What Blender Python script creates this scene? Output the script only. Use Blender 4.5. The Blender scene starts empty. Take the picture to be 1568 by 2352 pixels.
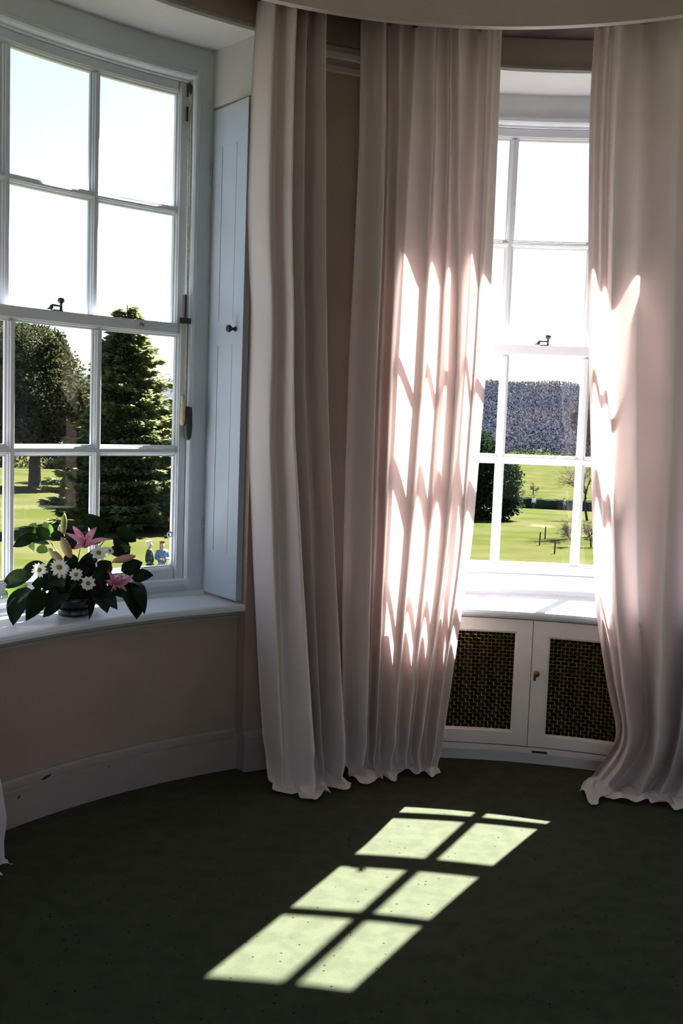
import bpy, math, random
from mathutils import Vector, Matrix, noise
R_ = math.radians
sin, cos, pi = math.sin, math.cos, math.pi
scn = bpy.context.scene
COL = scn.collection

# ------------------------------------------------------------------ camera
PITCH, ROLL, FPX = 0.093195, 0.036323, 2320.57
cam_d = bpy.data.cameras.new('camera')
cam_d.sensor_fit = 'VERTICAL'
cam_d.sensor_height = 36.0
cam_d.lens = 36.0 * FPX / 2352.0
cam_d.clip_start, cam_d.clip_end = 0.05, 3000
cam = bpy.data.objects.new('camera', cam_d)
COL.objects.link(cam)
fw = Vector((0, cos(PITCH), -sin(PITCH)))
up0 = Vector((0, sin(PITCH), cos(PITCH)))
rt0 = Vector((1, 0, 0))
rt = cos(ROLL) * rt0 + sin(ROLL) * up0
up = -sin(ROLL) * rt0 + cos(ROLL) * up0
m = Matrix((rt, up, -fw)).transposed().to_4x4()
m.translation = Vector((0, 0, 1.6))
cam.matrix_world = m
scn.camera = cam

# ------------------------------------------------------------------ sky, sun, exposure
SUN_TRAVEL = Vector((-0.4347, -0.8123, -1.0)).normalized()
SUN_STRENGTH, SKY_STRENGTH = 58.0, 0.24
w = bpy.data.worlds.new('world')
scn.world = w
w.use_nodes = True
nt = w.node_tree
nt.nodes.clear()
sky = nt.nodes.new('ShaderNodeTexSky')
sky.sky_type = 'NISHITA'
sky.sun_disc = False
sky.sun_elevation = R_(47.3)
sky.sun_rotation = R_(28.2)
sky.air_density, sky.dust_density, sky.ozone_density = 1.0, 1.0, 2.0
bg = nt.nodes.new('ShaderNodeBackground')
bg.inputs['Strength'].default_value = SKY_STRENGTH
wo = nt.nodes.new('ShaderNodeOutputWorld')
nt.links.new(sky.outputs[0], bg.inputs[0])
nt.links.new(bg.outputs[0], wo.inputs[0])
sl = bpy.data.lights.new('sun', 'SUN')
sl.energy = SUN_STRENGTH
sl.color = (1.0, 0.975, 0.93)
sl.angle = 0.0095
so = bpy.data.objects.new('sun', sl)
so.rotation_euler = SUN_TRAVEL.to_track_quat('-Z', 'Y').to_euler()
so.location = (6, 10, 14)
COL.objects.link(so)
scn.view_settings.view_transform = 'Standard'
scn.view_settings.look = 'None'
scn.view_settings.gamma = 1
scn.view_settings.use_curve_mapping = False
scn.view_settings.exposure = 0.35
scn.cycles.use_denoising = True
scn.cycles.max_bounces = 10
scn.cycles.diffuse_bounces = 6
scn.cycles.transparent_max_bounces = 12
scn.cycles.sample_clamp_indirect = 6

# ------------------------------------------------------------------ materials
MATS = {}


def mat(name, col, rough=0.6, col2=None, nscale=8.0, detail=4.0, bump=0.0, bscale=60.0, spec=0.4,
        lo=0.4, hi=0.6, stretch=None, metallic=0.0, coat=0.0):
    if name in MATS:
        return MATS[name]
    mt = bpy.data.materials.new(name)
    mt.use_nodes = True
    t = mt.node_tree
    b = t.nodes['Principled BSDF']
    b.inputs['Base Color'].default_value = (*col, 1)
    b.inputs['Roughness'].default_value = rough
    b.inputs['Specular IOR Level'].default_value = spec
    b.inputs['Metallic'].default_value = metallic
    b.inputs['Coat Weight'].default_value = coat
    tc = t.nodes.new('ShaderNodeTexCoord')
    vec = tc.outputs['Object']
    if stretch:
        mp = t.nodes.new('ShaderNodeMapping')
        mp.inputs['Scale'].default_value = stretch
        t.links.new(vec, mp.inputs[0])
        vec = mp.outputs[0]
    if col2 is not None:
        n = t.nodes.new('ShaderNodeTexNoise')
        n.inputs['Scale'].default_value = nscale
        n.inputs['Detail'].default_value = detail
        t.links.new(vec, n.inputs['Vector'])
        r = t.nodes.new('ShaderNodeValToRGB')
        r.color_ramp.elements[0].position = lo
        r.color_ramp.elements[1].position = hi
        r.color_ramp.elements[0].color = (*col, 1)
        r.color_ramp.elements[1].color = (*col2, 1)
        t.links.new(n.outputs[0], r.inputs[0])
        t.links.new(r.outputs[0], b.inputs['Base Color'])
    if bump > 0:
        n2 = t.nodes.new('ShaderNodeTexNoise')
        n2.inputs['Scale'].default_value = bscale
        n2.inputs['Detail'].default_value = 3
        t.links.new(vec, n2.inputs['Vector'])
        bp = t.nodes.new('ShaderNodeBump')
        bp.inputs['Strength'].default_value = bump
        bp.inputs['Distance'].default_value = 0.01
        t.links.new(n2.outputs[0], bp.inputs['Height'])
        t.links.new(bp.outputs[0], b.inputs['Normal'])
    MATS[name] = mt
    return mt


def mat_thin(name, col, trans, tcol=None, rough=0.8, col2=None, nscale=5.0, gloss=0.0, weave=0.0, lo=.35, hi=.65):
    """thin sheet (cloth, leaf, petal): diffuse reflection plus diffuse transmission"""
    if name in MATS:
        return MATS[name]
    mt = bpy.data.materials.new(name)
    mt.use_nodes = True
    t = mt.node_tree
    t.nodes.clear()
    out = t.nodes.new('ShaderNodeOutputMaterial')
    d = t.nodes.new('ShaderNodeBsdfDiffuse')
    tr = t.nodes.new('ShaderNodeBsdfTranslucent')
    mx = t.nodes.new('ShaderNodeMixShader')
    mx.inputs[0].default_value = trans
    d.inputs[0].default_value = (*col, 1)
    tr.inputs[0].default_value = (*(tcol or col), 1)
    tc = t.nodes.new('ShaderNodeTexCoord')
    if col2 is not None:
        n = t.nodes.new('ShaderNodeTexNoise')
        n.inputs['Scale'].default_value = nscale
        n.inputs['Detail'].default_value = 4
        t.links.new(tc.outputs['Object'], n.inputs['Vector'])
        r = t.nodes.new('ShaderNodeValToRGB')
        r.color_ramp.elements[0].position = lo
        r.color_ramp.elements[1].position = hi
        r.color_ramp.elements[0].color = (*col, 1)
        r.color_ramp.elements[1].color = (*col2, 1)
        t.links.new(n.outputs[0], r.inputs[0])
        t.links.new(r.outputs[0], d.inputs[0])
        if tcol is None:
            t.links.new(r.outputs[0], tr.inputs[0])
    if weave > 0:
        mp = t.nodes.new('ShaderNodeMapping')
        mp.inputs['Scale'].default_value = (260, 260, 700)
        t.links.new(tc.outputs['Object'], mp.inputs[0])
        n = t.nodes.new('ShaderNodeTexNoise')
        n.inputs['Scale'].default_value = 1.0
        n.inputs['Detail'].default_value = 2
        t.links.new(mp.outputs[0], n.inputs['Vector'])
        bp = t.nodes.new('ShaderNodeBump')
        bp.inputs['Strength'].default_value = weave
        bp.inputs['Distance'].default_value = 0.002
        t.links.new(n.outputs[0], bp.inputs['Height'])
        t.links.new(bp.outputs[0], d.inputs['Normal'])
    t.links.new(d.outputs[0], mx.inputs[1])
    t.links.new(tr.outputs[0], mx.inputs[2])
    last = mx.outputs[0]
    if gloss > 0:
        g = t.nodes.new('ShaderNodeBsdfGlossy')
        g.inputs['Roughness'].default_value = rough
        g.inputs[0].default_value = (1, 1, 1, 1)
        fr = t.nodes.new('ShaderNodeFresnel')
        fr.inputs[0].default_value = 1.4
        mm = t.nodes.new('ShaderNodeMath')
        mm.operation = 'MULTIPLY'
        mm.inputs[1].default_value = gloss
        t.links.new(fr.outputs[0], mm.inputs[0])
        m2 = t.nodes.new('ShaderNodeMixShader')
        t.links.new(mm.outputs[0], m2.inputs[0])
        t.links.new(last, m2.inputs[1])
        t.links.new(g.outputs[0], m2.inputs[2])
        last = m2.outputs[0]
    t.links.new(last, out.inputs[0])
    MATS[name] = mt
    return mt


def mat_glass():
    mt = bpy.data.materials.new('window_glass')
    mt.use_nodes = True
    t = mt.node_tree
    t.nodes.clear()
    out = t.nodes.new('ShaderNodeOutputMaterial')
    tr = t.nodes.new('ShaderNodeBsdfTransparent')
    tr.inputs[0].default_value = (0.97, 0.985, 0.98, 1)
    g = t.nodes.new('ShaderNodeBsdfGlossy')
    g.inputs['Roughness'].default_value = 0.02
    fr = t.nodes.new('ShaderNodeFresnel')
    fr.inputs[0].default_value = 1.35
    mx = t.nodes.new('ShaderNodeMixShader')
    t.links.new(fr.outputs[0], mx.inputs[0])
    t.links.new(tr.outputs[0], mx.inputs[1])
    t.links.new(g.outputs[0], mx.inputs[2])
    t.links.new(mx.outputs[0], out.inputs[0])
    return mt


def mat_carpet():
    mt = mat('carpet', (0.042, 0.048, 0.028), 0.95, (0.051, 0.057, 0.034), 14, 5, 0.5, 420, 0.1)
    t = mt.node_tree
    b = t.nodes['Principled BSDF']
    src = b.inputs['Base Color'].links[0].from_socket
    tc = t.nodes.new('ShaderNodeTexCoord')
    v = t.nodes.new('ShaderNodeTexVoronoi')
    v.inputs['Scale'].default_value = 38
    t.links.new(tc.outputs['Object'], v.inputs['Vector'])
    lt = t.nodes.new('ShaderNodeMath')
    lt.operation = 'LESS_THAN'
    lt.inputs[1].default_value = 0.15
    t.links.new(v.outputs['Distance'], lt.inputs[0])
    sep = t.nodes.new('ShaderNodeSeparateColor')
    t.links.new(v.outputs['Color'], sep.inputs[0])
    gt = t.nodes.new('ShaderNodeMath')
    gt.operation = 'GREATER_THAN'
    gt.inputs[1].default_value = 0.72
    t.links.new(sep.outputs[0], gt.inputs[0])
    mu = t.nodes.new('ShaderNodeMath')
    mu.operation = 'MULTIPLY'
    t.links.new(lt.outputs[0], mu.inputs[0])
    t.links.new(gt.outputs[0], mu.inputs[1])
    mix = t.nodes.new('ShaderNodeMixRGB')
    mix.inputs['Color2'].default_value = (0.012, 0.012, 0.01, 1)
    t.links.new(mu.outputs[0], mix.inputs[0])
    t.links.new(src, mix.inputs['Color1'])
    t.links.new(mix.outputs[0], b.inputs['Base Color'])
    return mt


GLASS = mat_glass()
CARPET = mat_carpet()
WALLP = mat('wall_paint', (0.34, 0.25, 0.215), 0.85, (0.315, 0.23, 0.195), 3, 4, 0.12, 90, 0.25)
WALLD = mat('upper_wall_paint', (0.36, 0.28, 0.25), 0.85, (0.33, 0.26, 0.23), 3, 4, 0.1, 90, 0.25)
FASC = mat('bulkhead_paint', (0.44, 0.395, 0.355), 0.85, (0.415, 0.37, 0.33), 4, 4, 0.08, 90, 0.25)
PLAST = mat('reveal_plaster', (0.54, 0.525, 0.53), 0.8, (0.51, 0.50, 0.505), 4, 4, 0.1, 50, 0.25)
TRIM = mat('skirting_paint', (0.32, 0.265, 0.245), 0.55, (0.30, 0.25, 0.23), 5, 4, 0.06, 40, 0.4)
WHITE = mat('white_gloss_paint', (0.62, 0.65, 0.70), 0.42, (0.59, 0.62, 0.67), 6, 4, 0.05, 40, 0.45)
SHUT = mat('shutter_paint', (0.44, 0.485, 0.56), 0.5, (0.42, 0.465, 0.535), 5, 4, 0.05, 40, 0.4)
CABP = mat('cabinet_paint', (0.76, 0.67, 0.64), 0.5, (0.72, 0.63, 0.60), 5, 4, 0.05, 40, 0.4)
SEAM = mat('groove_shadow_paint', (0.35, 0.36, 0.37), 0.8)
IRON = mat('dark_iron', (0.015, 0.014, 0.016), 0.45, (0.03, 0.025, 0.02), 30, 3, 0.1, 120, 0.5)
BRASS = mat('aged_brass', (0.27, 0.175, 0.065), 0.30, (0.15, 0.09, 0.035), 40, 3, 0.05, 120, 0.5, metallic=0.9)
CORD = mat('sash_cord_cotton', (0.55, 0.50, 0.40), 0.9, (0.40, 0.36, 0.28), 90, 2, 0.3, 300, 0.1)
BAMBOO = mat('pale_wood_pull', (0.52, 0.44, 0.28), 0.5, (0.40, 0.32, 0.18), 40, 2, 0.05, 60, 0.4)
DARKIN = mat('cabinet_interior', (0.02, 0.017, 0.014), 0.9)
DARKBOX = mat('dark_timber', (0.06, 0.045, 0.04), 0.8, (0.04, 0.03, 0.028), 6, 4, 0.1, 60, 0.2, stretch=(1, 1, 6))
CLOTH = mat_thin('curtain_linen', (0.77, 0.695, 0.69), 0.24, (0.68, 0.555, 0.52), weave=0.25)
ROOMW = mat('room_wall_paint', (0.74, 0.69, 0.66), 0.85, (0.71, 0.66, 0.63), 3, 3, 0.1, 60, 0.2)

# ------------------------------------------------------------------ mesh helpers
CX, CY = 0.86788, 2.30581            # centre of the bow


def P(r, a, z, c=(CX, CY)):
    a = R_(a)
    return (c[0] + r * sin(a), c[1] + r * cos(a), z)


class MB:
    def __init__(s):
        s.v, s.f = [], []

    def add(s, vs, fs):
        k = len(s.v)
        s.v.extend(vs)
        s.f.extend([tuple(i + k for i in f) for f in fs])

    def box(s, x0, x1, y0, y1, z0, z1):
        s.add([(x0, y0, z0), (x1, y0, z0), (x1, y1, z0), (x0, y1, z0), (x0, y0, z1), (x1, y0, z1), (x1, y1, z1), (x0, y1, z1)],
              [(0, 3, 2, 1), (4, 5, 6, 7), (0, 1, 5, 4), (1, 2, 6, 5), (2, 3, 7, 6), (3, 0, 4, 7)])
        return s

    def sweep(s, prof, a0, a1, n=24, c=(CX, CY)):
        """closed (r,z) profile swept along an arc"""
        k = len(prof)
        vs = []
        for i in range(n + 1):
            a = a0 + (a1 - a0) * i / n
            vs += [P(r, a, z, c) for r, z in prof]
        fs = []
        for i in range(n):
            for j in range(k):
                j2 = (j + 1) % k
                fs.append((i * k + j, i * k + j2, (i + 1) * k + j2, (i + 1) * k + j))
        fs.append(tuple(range(k - 1, -1, -1)))
        fs.append(tuple(n * k + j for j in range(k)))
        s.add(vs, fs)
        return s

    def vbar(s, prof, a, z0, z1, c=(CX, CY)):
        """(r, t) profile at angle a extruded upward; t is sideways"""
        ar = R_(a)
        k = len(prof)
        vs = []
        for z in (z0, z1):
            for r, t in prof:
                vs.append((c[0] + r * sin(ar) + t * cos(ar), c[1] + r * cos(ar) - t * sin(ar), z))
        fs = [(j, (j + 1) % k, k + (j + 1) % k, k + j) for j in range(k)]
        fs += [tuple(range(k - 1, -1, -1)), tuple(range(k, 2 * k))]
        s.add(vs, fs)
        return s

    def rings(s, rings, z0, z1):
        """plan strip between arcs: rings = [(r, a0, a1), ...] inner to outer, closed prism"""
        n = 28
        k = len(rings)
        vs = []
        for z in (z0, z1):
            for r, a0, a1 in rings:
                for i in range(n + 1):
                    vs.append(P(r, a0 + (a1 - a0) * i / n, z))
        N = k * (n + 1)
        fs = []
        for q in range(k - 1):
            for i in range(n):
                b = q * (n + 1) + i
                t = b + n + 1
                fs.append((b, t, t + 1, b + 1))
                fs.append((N + b, N + b + 1, N + t + 1, N + t))
        for i in range(n):
            fs.append((i, i + 1, N + i + 1, N + i))
            b = (k - 1) * (n + 1) + i
            fs.append((b + 1, b, N + b, N + b + 1))
        for q in range(k - 1):
            b, t = q * (n + 1), (q + 1) * (n + 1)
            fs.append((t, b, N + b, N + t))
            b, t = b + n, t + n
            fs.append((b, t, N + t, N + b))
        s.add(vs, fs)
        return s

    def tube(s, pts, rad, n=8, cap=True):
        pts = [Vector(p) for p in pts]
        if not isinstance(rad, (list, tuple)):
            rad = [rad] * len(pts)
        vs, fs = [], []
        u = None
        for i, p in enumerate(pts):
            d = (pts[min(i + 1, len(pts) - 1)] - pts[max(i - 1, 0)])
            if d.length < 1e-9:
                d = Vector((0, 0, 1))
            d.normalize()
            if u is None:
                u = d.orthogonal().normalized()
            else:
                u = (u - d * u.dot(d))
                u = u.normalized() if u.length > 1e-6 else d.orthogonal().normalized()
            v = d.cross(u)
            for j in range(n):
                th = 2 * pi * j / n
                vs.append(tuple(p + rad[i] * (cos(th) * u + sin(th) * v)))
        for i in range(len(pts) - 1):
            for j in range(n):
                j2 = (j + 1) % n
                fs.append((i * n + j, i * n + j2, (i + 1) * n + j2, (i + 1) * n + j))
        if cap:
            fs.append(tuple(range(n - 1, -1, -1)))
            fs.append(tuple((len(pts) - 1) * n + j for j in range(n)))
        s.add(vs, fs)
        return s

    def lathe(s, prof, o=(0, 0, 0), axis=(0, 0, 1), n=20):
        ax = Vector(axis).normalized()
        u = ax.orthogonal().normalized()
        v = ax.cross(u)
        o = Vector(o)
        vs, fs = [], []
        for r, h in prof:
            for j in range(n):
                th = 2 * pi * j / n
                vs.append(tuple(o + ax * h + r * (cos(th) * u + sin(th) * v)))
        for i in range(len(prof) - 1):
            for j in range(n):
                j2 = (j + 1) % n
                fs.append((i * n + j, i * n + j2, (i + 1) * n + j2, (i + 1) * n + j))
        fs.append(tuple(range(n - 1, -1, -1)))
        fs.append(tuple((len(prof) - 1) * n + j for j in range(n)))
        s.add(vs, fs)
        return s

    def build(s, name, material, parent=None, smooth=False, **props):
        me = bpy.data.meshes.new(name)
        me.from_pydata(s.v, [], s.f)
        if smooth:
            me.polygons.foreach_set('use_smooth', [True] * len(me.polygons))
        me.materials.append(material)
        me.update()
        return link(name, me, parent, **props)


def link(name, data, parent=None, **props):
    o = bpy.data.objects.new(name, data)
    COL.objects.link(o)
    if parent is not None:
        o.parent = parent
        o.matrix_parent_inverse = Matrix.Translation(parent.location).inverted()
    for k, v in props.items():
        o[k] = v
    return o


def empty(name, loc=(0, 0, 0), parent=None, **props):
    o = bpy.data.objects.new(name, None)
    o.location = loc
    o.empty_display_size = 0.1
    COL.objects.link(o)
    if parent is not None:
        o.parent = parent
        o.matrix_parent_inverse = Matrix.Translation(parent.location).inverted()
    for k, v in props.items():
        o[k] = v
    return o


ST = dict(kind='structure')

# ------------------------------------------------------------------ the bow: levels and angles
RU, RL = 2.8612, 2.8184             # glass radius of upper / lower sash
PANE, BARD = 7.2757, 0.9511         # degrees
LEV = [2.9971, 2.5136, 2.4741, 1.9987, 1.9336, 1.4459, 1.3972, 0.8976]
SILL = 0.759
WALL_R, APRON_R, FRAME_R, OUT_R = 2.47, 2.53, 2.80, 2.97
SOFFIT = 3.20
HX, EXT_R = 13.0, 3.24               # outer reveal of the right pier, thickened unseen to bound the sunlight
SHELF = 0.735                        # height of the radiator shelf
CA, CB, CC = -47.508, 2.560, 52.63  # centre angles of the two bow windows and the added third
HI, HO = 16.4, 15.05                # half opening at wall face / at frame

# floor: carpet of the bow and the room behind it
fl = MB()
ring = [P(2.6, a, 0) for a in range(-90, 91, 3)]
pts = ring + [(CX + 2.6, -4.2, 0), (CX - 2.6, -4.2, 0)]
n = len(pts)
fl.add(pts + [(x, y, -0.06) for x, y, z in pts],
       [tuple(range(n - 1, -1, -1)), tuple(range(n, 2 * n))] + [(i, (i + 1) % n, n + (i + 1) % n, n + i) for i in range(n)])
fl.build('floor', CARPET, **ST)

# piers and lintel
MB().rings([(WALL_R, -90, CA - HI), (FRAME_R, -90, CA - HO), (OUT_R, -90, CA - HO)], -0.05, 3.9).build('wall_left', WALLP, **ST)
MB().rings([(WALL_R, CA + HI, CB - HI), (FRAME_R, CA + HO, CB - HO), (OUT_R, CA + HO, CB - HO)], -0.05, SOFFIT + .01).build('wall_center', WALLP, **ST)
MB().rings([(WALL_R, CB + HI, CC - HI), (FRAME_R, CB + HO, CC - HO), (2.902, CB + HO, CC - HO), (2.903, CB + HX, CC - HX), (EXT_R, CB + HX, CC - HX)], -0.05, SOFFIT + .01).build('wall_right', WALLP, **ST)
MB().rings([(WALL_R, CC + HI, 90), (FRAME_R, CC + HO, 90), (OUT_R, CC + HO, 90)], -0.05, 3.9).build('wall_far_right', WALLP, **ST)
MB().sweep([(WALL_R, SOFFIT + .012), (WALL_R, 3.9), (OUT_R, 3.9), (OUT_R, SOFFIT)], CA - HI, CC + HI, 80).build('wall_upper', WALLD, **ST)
# soffits of the two window recesses, plastered, with a moulded front edge
for i, ca in enumerate((CA, CB, CC)):
    MB().rings([(WALL_R + .012, ca - HI, ca + HI), (FRAME_R + .02, ca - HO - .1, ca + HO + .1)], SOFFIT, SOFFIT + .014).build('ceiling_recess', PLAST, **ST)
    MB().sweep([(WALL_R + .014, SOFFIT - .004), (WALL_R - .008, SOFFIT - .004), (WALL_R - .012, SOFFIT + .008), (WALL_R - .004, SOFFIT + .022), (WALL_R + .003, SOFFIT + .03), (WALL_R + .014, SOFFIT + .03)],
               ca - HI, ca + HI, 30).build('trim_%d' % (4 + i), PLAST, **ST)
# plaster above the shutters, one on each reveal seen
for k, (ca, sg) in enumerate(((CA, 1),)):
    rb = MB()
    a_in, a_out = ca + sg * (HI - .12), ca + sg * (HO - .12)
    q = [P(WALL_R - .002, a_in, 2.955), P(FRAME_R, a_out, 2.955), P(FRAME_R, a_out, SOFFIT), P(WALL_R - .002, a_in, SOFFIT)]
    q2 = [P(WALL_R - .002, a_in + .2 * sg, 2.955), P(FRAME_R, a_out + .2 * sg, 2.955), P(FRAME_R, a_out + .2 * sg, SOFFIT), P(WALL_R - .002, a_in + .2 * sg, SOFFIT)]
    rb.add(q + q2, [(0, 1, 2, 3), (7, 6, 5, 4), (0, 4, 5, 1), (1, 5, 6, 2), (2, 6, 7, 3), (3, 7, 4, 0)])
    rb.build('wall_reveal', PLAST, **ST)
# apron below the first window
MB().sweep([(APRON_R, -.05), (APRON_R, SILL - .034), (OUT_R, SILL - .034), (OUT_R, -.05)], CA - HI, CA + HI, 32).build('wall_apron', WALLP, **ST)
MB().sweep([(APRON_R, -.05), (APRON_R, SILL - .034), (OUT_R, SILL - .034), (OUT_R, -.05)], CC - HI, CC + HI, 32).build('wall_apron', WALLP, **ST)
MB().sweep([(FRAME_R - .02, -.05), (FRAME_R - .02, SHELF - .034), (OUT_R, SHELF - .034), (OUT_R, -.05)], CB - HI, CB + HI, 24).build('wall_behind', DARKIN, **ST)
# cornice moulding at the top of the pier
MB().sweep([(WALL_R + .002, 3.10), (WALL_R - .012, 3.105), (WALL_R - .016, 3.125), (WALL_R - .008, 3.13), (WALL_R - .010, 3.15), (WALL_R - .026, 3.158), (WALL_R - .034, 3.176), (WALL_R - .034, 3.20), (WALL_R - .02, 3.212), (WALL_R + .002, 3.212)],
           CA + HI, CB - HI, 24).build('trim_2', TRIM, **ST)


def skirting(name, r, a0, a1, h=.185):
    MB().sweep([(r + .004, 0), (r - .022, 0), (r - .022, h - .045), (r - .018, h - .038), (r - .026, h - .034), (r - .026, h - .02), (r - .012, h - .012), (r - .008, h), (r + .004, h)], a0, a1, 34).build(name, TRIM, **ST)
    return bpy.data.objects[name]


skl = skirting('baseboard_left', APRON_R, CA - HI + .05, CA + HI - .05)
skirting('baseboard_center', WALL_R, CA + HI, CB - HI)
skirting('baseboard_right', WALL_R, CB + HI, CC - HI)

# chipped paint on the skirting below the first window
for k, (a, z, la, lz) in enumerate(((-52.4, .158, .55, .008), (-55.2, .112, .16, .007), (-45.6, .128, .07, .004))):
    ch = MB()
    rr = APRON_R - .0268 if z > .14 else APRON_R - .0225
    ch.add([P(rr, a - la, z - lz * .4), P(rr, a - la * .3, z - lz), P(rr, a + la * .8, z + lz * .2), P(rr, a + la, z + lz), P(rr, a + la * .1, z + lz * .9), P(rr, a - la * .6, z + lz * .3)], [(0, 1, 2, 3, 4, 5)])
    ch.build('paint_chip', DARKIN, skl)

# bulkhead (curved fascia the curtains hang behind), dark box above the rail, ceiling
FC, FR, FZ = (0.473, 2.56), 1.806, 3.238
MB().sweep([(FR, FZ), (FR, 3.75), (FR + .035, 3.75), (FR + .035, FZ)], -96, 96, 90, FC).build('trim_1', FASC, **ST)
b = MB()
nb_ = 72
for i in range(nb_ + 1):
    a_ = R_(-90 + 180 * i / nb_)
    dx_, dy_ = FC[0] - CX, FC[1] - CY
    q_ = dx_ * sin(a_) + dy_ * cos(a_)
    ro_ = -q_ + math.sqrt(q_ * q_ - dx_ * dx_ - dy_ * dy_ + 2.52 ** 2)     # reaches the wall of the bow
    for rr_, zz_ in ((FR + .02, 3.345), (FR + .02, 3.43), (ro_, 3.43), (ro_, 3.345)):
        b.v.append((FC[0] + rr_ * sin(a_), FC[1] + rr_ * cos(a_), zz_))
for i in range(nb_):
    for k in range(4):
        k2 = (k + 1) % 4
        b.f.append((i * 4 + k, i * 4 + k2, i * 4 + 4 + k2, i * 4 + 4 + k))
b.build('ceiling_box', DARKBOX, **ST)
MB().box(CX - 2.8, CX + 2.8, -4.4, CY + 2.9, 3.74, 3.85).build('ceiling', ROOMW, **ST)
MB().box(CX - 2.75, CX - 2.47, -4.3, CY + .02, -.05, 3.8).build('wall_side_left', ROOMW, **ST)
sr = MB()
SX0, SX1, SY0, SY1, SZ0, SZ1 = CX + 2.47, CX + 2.75, -3.4, .6, .5, 3.2
sr.box(SX0, SX1, -4.3, SY0, -.05, 3.8).box(SX0, SX1, SY1, CY + .02, -.05, 3.8)
sr.box(SX0, SX1, SY0, SY1, -.05, SZ0).box(SX0, SX1, SY0, SY1, SZ1, 3.8)
sr.build('wall_side_right', ROOMW, **ST)
W4_FILL = empty('window_4', (SX1 - .1, (SY0 + SY1) / 2, SZ0), kind='structure', label='wide side window of the room, added unseen for fill light')  # invented side opening, lets in daylight to fill the curtain fronts
for k in range(5):
    yy = SY0 + (SY1 - SY0) * k / 4
    MB().box(SX1 - .12, SX1 - .06, yy - .03, yy + .03, SZ0, SZ1).build('mullion', WHITE, W4_FILL)
for zz in (SZ0 + .03, (SZ0 + SZ1) / 2, SZ1 - .03):
    MB().box(SX1 - .115, SX1 - .065, SY0, SY1, zz - .03, zz + .03).build('transom', WHITE, W4_FILL)
for k in range(4):
    y0_, y1_ = SY0 + (SY1 - SY0) * k / 4 + .02, SY0 + (SY1 - SY0) * (k + 1) / 4 - .02
    pn = MB()
    pn.add([(SX1 - .09, y0_, SZ0), (SX1 - .09, y1_, SZ0), (SX1 - .09, y1_, SZ1), (SX1 - .09, y0_, SZ1)], [(0, 1, 2, 3)])
    pn.build('pane', GLASS, W4_FILL)
BX0, BX1, BZ0, BZ1 = CX - 2.1, CX + 2.1, .45, 3.3
wbk = MB()
wbk.box(CX - 2.75, BX0, -4.4, -4.15, -.05, 3.8).box(BX1, CX + 2.75, -4.4, -4.15, -.05, 3.8)
wbk.box(BX0, BX1, -4.4, -4.15, -.05, BZ0).box(BX0, BX1, -4.4, -4.15, BZ1, 3.8)
wbk.build('wall_back', ROOMW, **ST)
W5_FILL = empty('window_5', (CX, -4.3, BZ0), kind='structure', label='wide window in the wall behind the viewer, added unseen for frontal fill')  # invented opening behind the camera, lights curtains and cabinet from the front
for k in range(6):
    xx = BX0 + (BX1 - BX0) * k / 5
    MB().box(xx - .03, xx + .03, -4.33, -4.27, BZ0, BZ1).build('mullion', WHITE, W5_FILL)
for zz in (BZ0 + .03, (BZ0 + BZ1) / 2, BZ1 - .03):
    MB().box(BX0, BX1, -4.325, -4.275, zz - .03, zz + .03).build('transom', WHITE, W5_FILL)
for k in range(5):
    x0_, x1_ = BX0 + (BX1 - BX0) * k / 5 + .02, BX0 + (BX1 - BX0) * (k + 1) / 5 - .02
    pn = MB()
    pn.add([(x0_, -4.3, BZ0), (x1_, -4.3, BZ0), (x1_, -4.3, BZ1), (x0_, -4.3, BZ1)], [(0, 1, 2, 3)])
    pn.build('pane', GLASS, W5_FILL)

# ------------------------------------------------------------------ windows


def bar_profile(rg, half, inner):
    """glazing bar section: narrow toward the room, moulded wider at the glass"""
    r0 = inner
    return [(r0, -.008), (r0 + .006, -.010), (r0 + .008, -.014), (r0 + .018, -.017), (r0 + .02, -half + .001), (rg + .010, -half), (rg + .010, half), (r0 + .02, half - .001), (r0 + .018, .017), (r0 + .008, .014), (r0 + .006, .010), (r0, .008)]


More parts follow.
